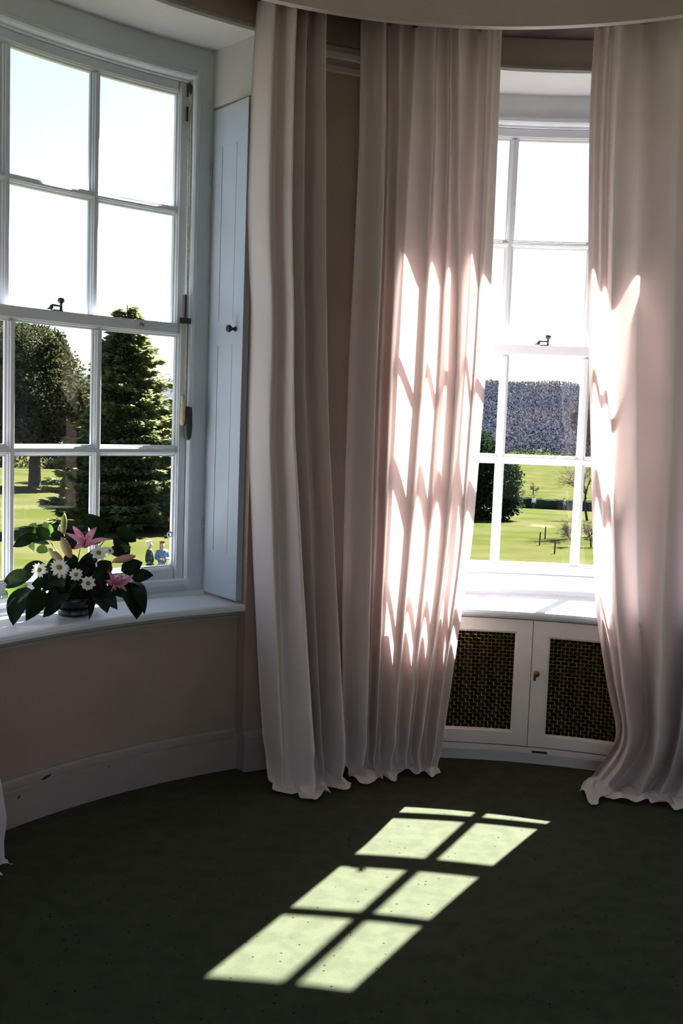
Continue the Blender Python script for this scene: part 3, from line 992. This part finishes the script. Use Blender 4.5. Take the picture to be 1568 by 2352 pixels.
bw = MB()
bw.lathe([(.05, .0), (.062, .004), (.066, .012), (.06, .018), (.066, .03), (.075, .055), (.08, .075), (.076, .078), (.07, .06), (.05, .03), (.01, .025)], FO, (0, 0, 1), 28)
bw.build('bowl', BOWL, FA, smooth=True)
oas = MB().lathe([(.07, .03), (.068, .075), (.05, .10), (.02, .112), (.002, .114)], FO, (0, 0, 1), 16)
oas.build('moss_ball', LEAFD, FA, smooth=True)
core = fp(740, 820)
LV = [  # base, tip, width, depth, kind (0 dark, 1 fresh)
    ((1000, 232), (788, 78), 132, .05, 0), ((1095, 205), (1297, 330), 125, .05, 0), ((1070, 305), (1240, 465), 120, .03, 0),
    ((1040, 410), (1205, 480), 95, .0, 0), ((490, 320), (405, 165), 82, .05, 1), ((335, 185), (285, 300), 88, .05, 1),
    ((330, 235), (186, 352), 78, .02, 0), ((350, 300), (142, 436), 95, .0, 0), ((475, 390), (245, 368), 50, -.01, 0),
    ((330, 380), (312, 468), 62, .05, 1), ((420, 390), (378, 482), 100, .05, 1), ((465, 335), (340, 245), 110, .0, 0),
    ((480, 300), (620, 330), 85, .0, 0), ((445, 590), (240, 640), 92, .03, 0), ((345, 680), (52, 822), 150, .02, 0),
    ((290, 790), (82, 896), 110, .04, 1), ((290, 820), (200, 1192), 190, -.06, 0), ((430, 830), (308, 1146), 160, -.07, 0),
    ((555, 860), (455, 1108), 150, -.05, 0), ((660, 830), (488, 1072), 170, -.06, 0), ((890, 900), (872, 1128), 62, -.07, 0),
    ((930, 840), (1035, 1058), 150, -.06, 0), ((1050, 840), (1128, 1022), 125, -.05, 0), ((1220, 740), (1308, 1112), 205, -.05, 0),
    ((1290, 725), (1378, 1062), 120, -.01, 0), ((1160, 630), (1362, 542), 140, -.01, 0), ((1262, 692), (1467, 672), 118, -.03, 0),
    ((850, 360), (980, 250), 120, .04, 0), ((640, 420), (720, 320), 110, .04, 0), ((800, 330), (790, 240), 100, .05, 0),
    ((620, 560), (450, 620), 120, .0, 0), ((700, 620), (640, 470), 130, .03, 0), ((800, 640), (870, 500), 150, .02, 0),
    ((960, 640), (1060, 540), 140, .0, 0), ((900, 700), (1090, 690), 130, -.03, 0), ((640, 760), (470, 800), 150, -.04, 0),
    ((520, 760), (330, 790), 150, -.03, 0), ((760, 800), (700, 960), 170, -.07, 0), ((850, 820), (830, 980), 160, -.07, 0),
    ((960, 740), (930, 930), 170, -.06, 0), ((1060, 720), (1190, 900), 170, -.03, 0), ((560, 700), (580, 900), 170, -.06, 0),
    ((700, 700), (650, 880), 150, -.07, 0), ((1000, 560), (1010, 720), 150, .0, 0), ((900, 560), (760, 600), 150, .02, 0),
    ((480, 880), (360, 960), 130, -.03, 0), ((1130, 800), (1250, 880), 120, .0, 0), ((740, 560), (800, 720), 160, -.02, 0),
    ((430, 620), (500, 740), 140, -.01, 0), ((1100, 420), (1245, 395), 70, .0, 1), ((880, 760), (1000, 860), 150, -.05, 0)]
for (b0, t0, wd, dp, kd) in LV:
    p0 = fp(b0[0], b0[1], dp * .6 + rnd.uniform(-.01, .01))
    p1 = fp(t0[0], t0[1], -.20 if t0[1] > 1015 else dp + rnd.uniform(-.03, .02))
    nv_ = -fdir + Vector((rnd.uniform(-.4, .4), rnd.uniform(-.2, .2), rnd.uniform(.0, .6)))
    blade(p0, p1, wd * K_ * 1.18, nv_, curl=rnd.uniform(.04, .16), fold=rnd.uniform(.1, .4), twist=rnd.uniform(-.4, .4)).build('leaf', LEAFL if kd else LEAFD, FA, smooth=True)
# leaves round the back, seen from the window side
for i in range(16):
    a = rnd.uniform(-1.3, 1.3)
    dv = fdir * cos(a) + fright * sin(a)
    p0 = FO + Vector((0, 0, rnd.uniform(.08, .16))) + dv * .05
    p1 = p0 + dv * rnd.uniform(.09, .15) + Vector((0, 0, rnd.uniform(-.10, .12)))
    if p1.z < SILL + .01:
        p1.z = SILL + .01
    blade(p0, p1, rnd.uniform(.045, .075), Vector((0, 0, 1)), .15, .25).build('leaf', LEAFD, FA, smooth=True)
# stems
for (x, y, d) in ((1010, 300, .04), (470, 350, .03), (600, 280, .05), (760, 430, .0), (1180, 500, .0), (1250, 640, -.01), (540, 520, .0), (640, 480, .02), (395, 640, -.03), (850, 760, -.06), (1100, 740, -.05)):
    p1 = fp(x, y, d)
    p0 = FO + Vector((0, 0, .09)) + (p1 - FO) * .1
    mid = (p0 + p1) / 2 + Vector((0, 0, .02))
    MB().tube([p0, mid, p1], [.003, .0025, .0018], 6).build('stem', STEM, FA, smooth=True)


def lily(c, tips, d, facing):
    L = empty('lily', c, FA)
    for k, (tx, ty, dd) in enumerate(tips):
        tp = fp(tx, ty, dd)
        nv_ = facing
        blade(c, tp, .024 if k % 2 else .030, nv_, curl=.20, fold=.25, n=10, shape=.8).build('petal', PETALP, L, smooth=True)
    for k in range(5):
        th = 2 * pi * k / 5
        e_ = c + facing * .05 + fright * .016 * cos(th) + Vector((0, 0, .016 * sin(th) + .02))
        MB().tube([c, c + facing * .03 + (e_ - c) * .2, e_], .0011, 5).tube([e_ - fright * .004, e_ + fright * .004], .0022, 5).build('stamen', STAM, L)
    return L


lily(fp(800, 425, -.03), [(680, 208, .0), (612, 285, -.04), (908, 205, .0), (1052, 330, -.04), (700, 452, -.09), (905, 400, -.09)], 0, (-fdir + Vector((0, 0, .9))).normalized())
lily(fp(1080, 765, -.07), [(1272, 672, -.10), (1222, 862, -.11), (1062, 845, -.12), (1032, 645, -.08), (1160, 655, -.06), (1010, 740, -.1)], 0, (-fdir + fright * .8).normalized())


def bud(b0, t0, wd, d, mt):
    p0, p1 = fp(b0[0], b0[1], d), fp(t0[0], t0[1], d)
    L = (p1 - p0).length
    r = wd * K_ / 2
    MB().lathe([(.002, 0), (r * .55, L * .08), (r * .9, L * .3), (r, L * .5), (r * .85, L * .72), (r * .5, L * .9), (.001, L)], p0, p1 - p0, 12).build('lily_bud', mt, FA, smooth=True)


bud((612, 575), (462, 435), 78, -.02, BUDP)
bud((680, 525), (578, 320), 92, -.02, BUDP)
bud((592, 295), (598, 78), 62, .03, BUDG)
bud((560, 290), (556, 190), 36, .05, BUDP)
bud((1070, 545), (1292, 482), 76, -.03, BUDP)
bud((1120, 462), (1245, 388), 52, .0, BUDG)


def daisy(zx, zy, rad, d, n, tilt):
    c = fp(zx, zy, d)
    D = empty('daisy', c, FA)
    f = (-fdir + fright * tilt[0] + Vector((0, 0, tilt[1]))).normalized()
    u = f.orthogonal().normalized()
    v = f.cross(u)
    r = rad * K_
    for k in range(n):
        th = 2 * pi * k / n + rnd.uniform(-.1, .1)
        dv = u * cos(th) + v * sin(th)
        blade(c + dv * r * .15, c + dv * r * rnd.uniform(.9, 1.05) + f * r * rnd.uniform(-.15, .15), r * 6.0 / n, f, .05, .15, 5, .55).build('petal', PETALW, D, smooth=True)
    MB().lathe([(r * .26, -.001), (r * .27, .002), (r * .2, .005), (.0005, .006)], c, f, 12).build('flower_centre', DISC, D, smooth=True)


daisy(397, 655, 82, -.06, 14, (-.3, .3))
daisy(578, 625, 95, -.07, 16, (0, .4))
daisy(735, 688, 70, -.08, 11, (.0, .1))
daisy(850, 770, 78, -.09, 9, (.1, .0))
daisy(935, 470, 88, -.06, 10, (.1, .5))
daisy(605, 700, 48, -.05, 10, (0, .8))
daisy(1040, 440, 50, -.02, 9, (.5, .6))

# ------------------------------------------------------------------ the park outside
GRASS = mat('mown_grass', (0.028, 0.033, 0.0085), .95, (0.041, 0.041, 0.0165), .22, 6, .3, 6, .0, .38, .62)


GL = [(0, -3.4), (37, -4.95), (62, -5.7), (95, -5.95), (130, -6.5), (300, -7.5), (330, -6), (480, 16), (700, 24)]
GR = [(0, -3.4), (50, -5.4), (90, -7.0), (125, -8.75), (160, -8.9), (300, -9.2), (320, -8.5), (480, 18), (700, 26)]


def ground_z(x, y):
    k = x / max(y, 1.0)
    t = min(1, max(0, (k + .06) / .16))
    t = t * t * (3 - 2 * t)
    z = lerp_tab(GL, y) * (1 - t) + lerp_tab(GR, y) * t
    if y > 300:
        z += (y - 300) / 180 * 2.2 * noise.noise(Vector((x * .045, y * .01, 3)))
    return z + .12 * noise.noise(Vector((x * .05, y * .05, 0)))


ys = [-60, -30, -10, 0, 5.6, 8, 11, 15, 20, 26, 33, 40, 48, 56, 65, 75, 85, 95, 105, 115, 125, 135, 150, 170, 200, 240, 280, 300, 315, 330]
gm = MB()
NXG = 48
vs, fs = [], []
for y in ys:
    for i in range(NXG + 1):
        x = (-1.1 + 2.2 * i / NXG) * max(y + 12, 60)
        vs.append((x, y, ground_z(x, y)))
for j in range(len(ys) - 1):
    for i in range(NXG):
        b_ = j * (NXG + 1) + i
        fs.append((b_, b_ + 1, b_ + NXG + 2, b_ + NXG + 1))
gm.add(vs, fs)
lawn = gm.build('ground_lawn', GRASS, smooth=True, **ST)
# bare worn patches in the turf
t = GRASS.node_tree
bs = t.nodes['Principled BSDF']
src = bs.inputs['Base Color'].links[0].from_socket
tc = t.nodes.new('ShaderNodeTexCoord')
for (cx_, cy_, rx, ry, colr) in ((16.6, 83, 2.6, 5.0, (.08, .065, .045)), (8.4, 52, 1.6, 2.5, (.046, .043, .017)), (11.5, 48, 1.5, 2.0, (.046, .043, .017))):
    mp = t.nodes.new('ShaderNodeMapping')
    mp.inputs['Location'].default_value = (-cx_ / rx, -cy_ / ry, 0)
    mp.inputs['Scale'].default_value = (1 / rx, 1 / ry, 0)
    t.links.new(tc.outputs['Object'], mp.inputs[0])
    nz = t.nodes.new('ShaderNodeTexNoise')
    nz.inputs['Scale'].default_value = 2.5
    t.links.new(mp.outputs[0], nz.inputs['Vector'])
    ln = t.nodes.new('ShaderNodeVectorMath')
    ln.operation = 'LENGTH'
    t.links.new(mp.outputs[0], ln.inputs[0])
    ad = t.nodes.new('ShaderNodeMath')
    ad.operation = 'ADD'
    t.links.new(ln.outputs['Value'], ad.inputs[0])
    t.links.new(nz.outputs[0], ad.inputs[1])
    rg = t.nodes.new('ShaderNodeValToRGB')
    rg.color_ramp.elements[0].position, rg.color_ramp.elements[1].position = .75, 1.35
    rg.color_ramp.elements[0].color = (.8, .8, .8, 1)
    rg.color_ramp.elements[1].color = (0, 0, 0, 1)
    t.links.new(ad.outputs[0], rg.inputs[0])
    mx = t.nodes.new('ShaderNodeMixRGB')
    mx.inputs['Color2'].default_value = (*colr, 1)
    t.links.new(rg.outputs[0], mx.inputs[0])
    t.links.new(src, mx.inputs['Color1'])
    src = mx.outputs[0]
t.links.new(src, bs.inputs['Base Color'])

# wooded hill
HILL = mat('hazed_woodland_floor', (0.019, 0.023, 0.036), .95, (0.027, 0.028, 0.037), .05, 4, 0, 1, .05)  # bare-wood grey pushed bluer: distance haze is in the colour
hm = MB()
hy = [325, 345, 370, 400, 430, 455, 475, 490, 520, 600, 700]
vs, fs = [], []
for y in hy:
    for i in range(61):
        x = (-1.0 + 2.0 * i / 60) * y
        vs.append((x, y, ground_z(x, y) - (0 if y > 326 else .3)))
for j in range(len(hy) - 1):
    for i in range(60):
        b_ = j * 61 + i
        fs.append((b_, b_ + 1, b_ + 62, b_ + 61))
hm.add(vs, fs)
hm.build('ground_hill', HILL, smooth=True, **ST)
TWIG = mat_thin('hazed_winter_crown', (0.0155, 0.0195, 0.033), 0.6, col2=(0.027, 0.0265, 0.035), nscale=.06)  # winter twig grey with the blue of distance haze mixed in
# evergreen trees made of needle sprays
NEED = mat_thin('cedar_needles', (0.07, 0.092, 0.045), 0.45, (0.17, 0.19, 0.075), col2=(0.13, 0.14, 0.07), nscale=.55)
YEWN = mat_thin('yew_needles', (0.016, 0.026, 0.015), 0.2, (0.05, 0.055, 0.022), col2=(0.055, 0.05, 0.028), nscale=.5)
BUSHN = mat_thin('holly_leaves', (0.010, 0.020, 0.014), 0.15, (0.03, 0.05, 0.02), col2=(0.02, 0.033, 0.02), nscale=.6)
BARK = mat('tree_bark', (0.045, 0.038, 0.032), .9, (0.07, 0.058, 0.048), 4, 4, .4, 12, .1)
RTWIG = mat('reddish_bare_twig', (0.035, 0.021, 0.020), .9, (0.05, 0.035, 0.03), 3, 3, 0, 1, .1)


def spray(mb, p, d, L, wdt, rnd):
    d = d.normalized()
    s_ = Vector((rnd.gauss(0, 1), rnd.gauss(0, 1), rnd.gauss(0, .6)))
    s_ = (s_ - d * s_.dot(d))
    s_ = s_.normalized() * wdt if s_.length > 1e-3 else Vector((wdt, 0, 0))
    e_ = p + d * L
    m_ = p + d * L * .45
    k = len(mb.v)
    mb.v += [tuple(p), tuple(m_ + s_), tuple(e_), tuple(m_ - s_)]
    mb.f.append((k, k + 1, k + 2, k + 3))


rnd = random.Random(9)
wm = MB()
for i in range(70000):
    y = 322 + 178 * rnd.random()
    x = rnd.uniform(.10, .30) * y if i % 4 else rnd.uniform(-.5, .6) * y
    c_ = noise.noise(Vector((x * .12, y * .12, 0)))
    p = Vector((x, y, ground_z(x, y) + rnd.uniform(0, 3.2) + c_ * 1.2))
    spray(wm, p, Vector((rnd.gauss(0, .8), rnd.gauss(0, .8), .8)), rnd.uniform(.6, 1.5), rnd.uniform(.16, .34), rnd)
wm.build('woodland', TWIG, label='haze-tinted bare winter woodland covering the far hillside', category='woodland', kind='stuff')


def conifer(base, H, rad, label, seed, mt, count, lean=(0, 0)):
    rnd = random.Random(seed)
    base = Vector(base)
    T = empty('conifer_tree', base, category='tree', label=label)
    tip = base + Vector((lean[0], lean[1], H))
    MB().tube([base - Vector((0, 0, .2)), base + (tip - base) * .5, tip], [.35, .2, .03], 8).build('trunk', BARK, T)
    mb = MB()
    nb = 420
    for i in range(nb):
        t = rnd.random() ** 1.25 * .985 + .005
        a = rnd.uniform(0, 2 * pi)
        ax = base + (tip - base) * (.03 + .965 * t)
        L = rad * (1 - t) ** .85 * rnd.uniform(.7, 1.2) + .12
        droop = rnd.uniform(-.22, .02)
        dv = Vector((cos(a), sin(a), 0))
        nn_ = int(count / nb * (L / (rad * .6) + .25))
        for k in range(nn_):
            f = rnd.uniform(.05, 1) ** .75
            p = ax + dv * L * f + Vector((0, 0, L * (droop * f + .16 * f * f)))
            side = Vector((-dv.y, dv.x, 0)) * rnd.uniform(-1, 1)
            p += side * .36 * L * (1.05 - f) + Vector((0, 0, rnd.uniform(-.12, .08)))
            spray(mb, p, dv * 1.0 + side * .8 + Vector((0, 0, rnd.uniform(-.35, .2))), rnd.uniform(.3, .7), rnd.uniform(.06, .14), rnd)
    mb.build('foliage', mt, T, kind='stuff')
    return T


def broad(name, base, blobs, label, seed, mt, per, size, trunk=None, droop=.2):
    rnd = random.Random(seed)
    base = Vector(base)
    T = empty(name, base, category='tree' if 'tree' in name else 'bush', label=label)
    if trunk:
        r0, h0 = trunk
        MB().tube([base - Vector((0, 0, .3)), base + Vector((0, 0, h0 * .4)), base + Vector((.2, 0, h0))], [r0 * 1.25, r0, r0 * .6], 9).build('trunk', BARK, T)
    mb = MB()
    for (dx, dy, dz, rx, ry, rz) in blobs:
        c = base + Vector((dx, dy, dz))
        n_ = int(per * (rx * rz))
        for k in range(n_):
            v = Vector((rnd.gauss(0, 1), rnd.gauss(0, 1), rnd.gauss(0, 1))).normalized()
            lump = 1 + .28 * noise.noise(v * 2.6 + c * .37) + .16 * noise.noise(v * 6.5 + c)
            f = rnd.uniform(.72, 1.02) * lump
            p = c + Vector((v.x * rx, v.y * ry, v.z * rz)) * f
            spray(mb, p, v * .9 + Vector((rnd.gauss(0, .5), rnd.gauss(0, .5), -droop + rnd.gauss(0, .4))), rnd.uniform(.6, 1.3) * size, rnd.uniform(.25, .5) * size, rnd)
    mb.build('foliage', mt, T, kind='stuff')
    return T


def gz(x, y, d=0):
    return (x, y, ground_z(x, y) + d)


conifer(gz(-12.9, 62), 13.6, 4.9, 'sunlit green cedar seen through the lower panes nearest the shutter', 3, NEED, 52000, (-.5, 0))
broad('yew_tree', gz(-29.0, 95), [(0, 0, 8.5, 5.2, 5, 4.5), (-4.5, 1, 9.5, 5, 5, 4.6), (-1, 0, 12.2, 3.6, 3.5, 3.2), (3.2, -.5, 6.2, 2.7, 3, 3.2), (1.8, 0, 11.5, 1.4, 1.4, 3.0), (-6.5, 0, 5.5, 4.5, 4, 2.8), (2.6, 0, 4.4, 3.6, 3.4, 1.6), (-1.0, -2, 6.0, 4.5, 3, 2.6), (-10, 0, 9, 4.5, 4, 5.5)],
      'tall dark yew tree with a bare trunk on the lawn', 5, YEWN, 560, .32, (.5, 6.5))
broad('evergreen_tree', gz(-25.5, 108), [(0, 0, 6.5, 3.2, 3, 4.8), (-1, 0, 3, 3, 3, 3), (1.5, 0, 4.0, 2.4, 2.5, 3.5)],
      'smaller dark evergreen filling the gap between the yew and the cedar', 6, YEWN, 300, .42, (.3, 4))
broad('distant_tree', gz(-47.5, 140), [(0, 0, 16.5, 3.2, 3, 4.5), (2.6, 0, 15.5, 1.6, 1.6, 3), (0, 0, 9, 4, 4, 6)],
      'far tree whose top shows above the window meeting rail', 7, YEWN, 120, .6, (.4, 14))
broad('park_shrub', gz(-41, 134), [(0, 0, 1.2, 5, 2, 1.4), (6, 0, 1.0, 4, 2, 1.2), (-6, 0, 1.4, 4, 2, 1.6)],
      'low brown undergrowth behind the yew trunk', 8, mat_thin('dry_undergrowth', (0.07, 0.06, 0.035), .2, (.09, .09, .04), col2=(.10, .08, .055), nscale=.5), 160, .5)
broad('holly_bush', gz(12.6, 90), [(-.2, 0, 3.2, 3.0, 2.6, 3.2), (-.8, 0, 5.2, 2.2, 2.2, 2.6), (1.3, 0, 3.6, 1.9, 2, 2.2), (.2, 0, 1.3, 3.0, 2.6, 1.5), (-2.2, 0, 3.2, 2.2, 2.2, 3.0), (2.4, -.2, 2.0, .7, .8, .9)],
      'large dark evergreen bush beside the left glazing bar of the cabinet window', 12, BUSHN, 420, .34)

# clipped hedge across the field
hg = MB()
rnd = random.Random(15)
n_ = 70
for k in range(n_ + 1):
    t_ = k / n_
    x, y = 16 + 22 * t_, 131.5 - 15 * t_
    z = ground_z(x, y)
    for (dx, dz) in ((-.6, -.1), (-.65, .5), (-.5, 1.15), (0, 1.28), (.5, 1.15), (.65, .5), (.6, -.1)):
        hg.v.append((x + dx * .4 + rnd.uniform(-.08, .08), y + dx + rnd.uniform(-.08, .08), z + dz + rnd.uniform(-.07, .07)))
for k in range(n_):
    for j in range(6):
        a = k * 7 + j
        hg.f.append((a, a + 1, a + 8, a + 7))
hg.build('clipped_hedge', BUSHN, label='long dark clipped hedge crossing the park behind the walkers', category='hedge')


def bare_tree(base, H, label, seed, mt, spread=.55, levels=5, r0=.12, name='bare_tree', lean=(0, 0), kids=3, start=.35):
    rnd = random.Random(seed)
    base = Vector(base)
    T = empty(name, base, category='tree', label=label)
    tk, br = MB(), MB()

    def grow(p, d, L, r, lv):
        e_ = p + d * L
        m_ = (p + e_) / 2 + Vector((rnd.gauss(0, 1), rnd.gauss(0, 1), rnd.gauss(0, 1))) * L * .05
        (tk if lv == 0 else br).tube([p - d * (.1 if lv == 0 else 0), m_, e_], [r, r * .8, r * .55], 5 if lv < 2 else 3, lv < 1)
        if lv >= levels:
            return
        for k in range(kids + (1 if lv < 2 else 0)):
            t_ = rnd.uniform(start if lv else .6, 1)
            q = p + (e_ - p) * t_
            nd = (d + Vector((rnd.gauss(0, spread), rnd.gauss(0, spread), rnd.gauss(0, spread * .7) + .08))).normalized()
            grow(q, nd, L * rnd.uniform(.5, .8), r * .5, lv + 1)
    grow(base, Vector((lean[0], lean[1], 1)).normalized(), H * .33, r0, 0)
    tk.build('trunk', mt, T)
    br.build('branches', mt, T)
    return T


bare_tree(gz(28.4, 150), 2.4, 'tiny lone round tree standing in the far field', 41, RTWIG, .7, 5, .09, 'young_tree', kids=4)
bare_tree(gz(25.2, 141), 2.2, 'faint bare sapling beside the dark evergreen bush', 42, RTWIG, .7, 4, .04, 'young_tree', kids=4)
bare_tree(gz(19.0, 74), 15.5, 'tall bare reddish tree against the hill, near the second curtain edge', 43, RTWIG, .42, 5, .20, 'bare_tree', (-.06, 0), kids=4)
bare_tree(gz(23.2, 95), 9.0, 'leafless grey tree beside the hedge end', 44, RTWIG, .6, 5, .13, 'bare_tree', (-.1, 0), kids=4)
bare_tree(gz(14.4, 62), 3.2, 'low brown leafless shrub behind the lawn posts', 45, RTWIG, 1.0, 5, .06, 'bare_shrub', (-.5, 0), kids=4, start=.1)
bare_tree(gz(15.6, 62.5), 3.0, 'low leafless shrub at the curtain edge beside the posts', 46, RTWIG, 1.0, 5, .06, 'bare_shrub', (-.2, 0), kids=4, start=.1)

POST = mat('weathered_post', (0.05, 0.04, 0.035), .9, (0.08, 0.065, 0.05), 6, 3, .3, 20, .1)
for (x, y, lb) in ((12.42, 62.6, 'thin dark fence post on the lawn, leftmost of three'), (13.83, 68.0, 'thin dark fence post on the lawn, farthest of three'), (12.14, 56.8, 'thin dark fence post on the lawn, nearest of three')):
    q = Vector(gz(x, y))
    po = MB()
    po.tube([q - Vector((0, 0, .2)), q + Vector((0, 0, .72)), q + Vector((.02, 0, .80))], [.045, .042, .03], 8)
    po.tube([q + Vector((0, 0, .80)), q + Vector((0, 0, .84))], [.055, .05], 8)
    po.build('fence_post', POST, label=lb, category='post', group='fence posts on the lawn')

# ------------------------------------------------------------------ people in the park
SKIN = mat('skin', (0.50, 0.30, 0.22), .6)


def skin_mesh(name, verts, edges, material, parent, root=0, sub=2):
    me = bpy.data.meshes.new(name)
    me.from_pydata([v[:3] for v in verts], edges, [])
    me.materials.append(material)
    o = link(name, me, parent)
    md = o.modifiers.new('skin', 'SKIN')
    sv = me.skin_vertices[0].data
    for i, v in enumerate(verts):
        r = v[3]
        sv[i].radius = (r, v[4] if len(v) > 4 else r)
        sv[i].use_root = i == root
    md.use_smooth_shade = True
    s2 = o.modifiers.new('sub', 'SUBSURF')
    s2.levels = s2.render_levels = sub
    return o


def person(x, y, h, yaw, label, top, bottom, hair, longhair=False, arm='down', walk=0.0, group=None):
    base = Vector(gz(x, y))
    Pn = empty('person', base, category='person', label=label)
    if group:
        Pn['group'] = group
    k = h / 1.75
    cy_, sy_ = cos(yaw), sin(yaw)

    def V(a, b, c, *r):
        a, b, c = a * k, b * k, c * k
        return (base.x + a * cy_ - b * sy_, base.y + a * sy_ + b * cy_, base.z + c, *[q * k for q in r])
    st = walk
    # hand/elbow targets (person faces local -b)
    if arm == 'down':
        elb, hnd = [(.26, .03, 1.14), (-.26, .03, 1.14)], [(.27, -.06, .88), (-.27, -.06, .88)]
    else:
        elb, hnd = [(.27, -.02, 1.13), (-.27, -.02, 1.13)], [(.12, -.24, 1.16), (-.13, -.24, 1.14)]
    body = [V(0, 0, .96, .13, .10), V(0, 0, 1.14, .125, .095), V(0, .01, 1.34, .15, .105), V(0, .01, 1.46, .07, .065), V(0, 0, 1.54, .052, .055), V(0, -.015, 1.60, .075, .09), V(0, -.01, 1.69, .078, .092), V(0, 0, 1.745, .05, .06)]
    ed = [(i, i + 1) for i in range(7)]
    jac = [V(0, 0, .90, .20, .15), V(0, 0, 1.12, .19, .145), V(0, .01, 1.36, .20, .14), V(0, .01, 1.46, .095, .09)]
    je = [(0, 1), (1, 2), (2, 3)]
    for s, e_, hn in ((1, elb[0], hnd[0]), (-1, elb[1], hnd[1])):
        i0 = len(body)
        body += [V(s * .18, .01, 1.42, .055), V(*e_, .042), V(*hn, .03)]
        ed += [(2, i0), (i0, i0 + 1), (i0 + 1, i0 + 2)]
        # palm and five fingers
        hv = (Vector(hn) - Vector(e_)).normalized()
        pl = Vector(hn) + hv * .07
        ip = len(body)
        body.append(V(*pl, .034, .016))
        ed.append((i0 + 2, ip))
        sd = Vector((0, 1, 0)) if arm == 'down' else Vector((0, 0, 1))
        for f, (o_, L_) in enumerate(((-.030, .07), (-.010, .08), (.010, .076), (.030, .06))):
            q1 = pl + sd * o_ + hv * L_ * .5
            q2 = pl + sd * o_ * 1.05 + hv * L_ + Vector((-s * .015, 0, 0))
            n0 = len(body)
            body += [V(*q1, .010), V(*q2, .008)]
            ed += [(ip, n0), (n0, n0 + 1)]
        th = Vector(hn) + hv * .03 + sd * -.045 
        n0 = len(body)
        body.append(V(*th, .010))
        ed.append((i0 + 2, n0))
        j0 = len(jac)
        jac += [V(s * .185, .01, 1.42, .072), V(*e_, .058), V(*(Vector(hn) * .92 + Vector(e_) * .08), .045)]
        je += [(2, j0), (j0, j0 + 1), (j0 + 1, j0 + 2)]
    tro = [V(0, 0, .98, .15, .115)]
    te = []
    for s in (1, -1):
        i0 = len(body)
        fs_ = s * st
        body += [V(s * .09, 0, .88, .085), V(s * .095, -.02 - fs_ * .5, .50, .058), V(s * .10, .02 - fs_ * .9, .09, .04), V(s * .10, -.12 - fs_ * .9, .035, .04, .03)]
        ed += [(0, i0), (i0, i0 + 1), (i0 + 1, i0 + 2), (i0 + 2, i0 + 3)]
        j0 = len(tro)
        tro += [V(s * .09, 0, .86, .105), V(s * .095, -.02 - fs_ * .5, .50, .078), V(s * .10, .02 - fs_ * .9, .11, .062)]
        te += [(0, j0), (j0, j0 + 1), (j0 + 1, j0 + 2)]
    skin_mesh('body', body, ed, SKIN, Pn)
    skin_mesh('jacket', jac, je, top, Pn)
    skin_mesh('trousers', tro, te, bottom, Pn)
    hr = [V(0, .02, 1.70, .09, .098), V(0, .03, 1.755, .06, .07)]
    he = [(0, 1)]
    if longhair:
        hr += [V(0, .07, 1.60, .085, .05), V(0, .09, 1.46, .08, .035)]
        he += [(0, 2), (2, 3)]
    else:
        hr += [V(0, .07, 1.63, .07, .04)]
        he += [(0, 2)]
    skin_mesh('hair', hr, he, hair, Pn)
    fc = MB()
    fc.tube([V(0, -.085, 1.66), V(0, -.115, 1.625), V(0, -.09, 1.615)], [.008 * k, .014 * k, .008 * k], 6)
    for s in (-1, 1):
        fc.tube([V(s * .078, .0, 1.66), V(s * .088, .015, 1.64), V(s * .078, .01, 1.60)], [.012 * k, .016 * k, .01 * k], 6)
    fc.build('nose_and_ears', SKIN, Pn, smooth=True)
    ey = MB()
    for s in (-1, 1):
        ey.tube([V(s * .032 - .012, -.096, 1.655), V(s * .032 + .012, -.096, 1.655)], .007 * k, 6)
    ey.tube([V(-.025, -.092, 1.575), V(.025, -.092, 1.575)], .006 * k, 6)
    ey.build('eyes_and_mouth', mat('dark_feature', (.05, .03, .03), .6), Pn)
    return Pn


C_GREEN = mat('dark_green_jacket', (.03, .05, .05), .9, (.045, .065, .06), 12, 3, .2, 60, .1)
C_BLUE = mat('blue_denim_top', (.10, .16, .30), .9, (.13, .20, .34), 12, 3, .2, 60, .1)
C_DARK = mat('dark_trousers', (.03, .03, .04), .9)
C_WHITE = mat('white_shirt', (.75, .75, .78), .9)
C_GREY = mat('grey_coat', (.10, .09, .10), .9)
C_RUST = mat('rust_trousers', (.16, .07, .05), .9)
C_LIL = mat('lilac_coat', (.30, .28, .40), .9)
H_GREY = mat('white_hair', (.75, .73, .70), .8)
H_BRN = mat('auburn_hair', (.13, .055, .04), .7)
H_DRK = mat('dark_hair', (.03, .02, .02), .7)
person(-7.02, 37.0, 1.70, 1.9, 'white-haired person in dark green jacket on the lawn, seen past the leaves', C_GREEN, C_DARK, H_GREY)
person(-6.58, 37.1, 1.68, .5, 'auburn-haired person in blue top holding something, outside the corner pane', C_BLUE, C_DARK, H_BRN, True, 'hold')
person(21.86, 123, 1.7, .3, 'walker in dark coat and rust trousers beside the evergreen bush', C_GREY, C_RUST, H_DRK, walk=.15)
person(23.55, 123.8, 1.5, -.4, 'walker in white shirt in front of the hedge', C_WHITE, C_DARK, H_DRK, walk=.15)
person(27.0, 122.5, 1.45, .8, 'walker in lilac coat near the leafless trees', C_LIL, C_GREY, H_DRK, walk=.1)
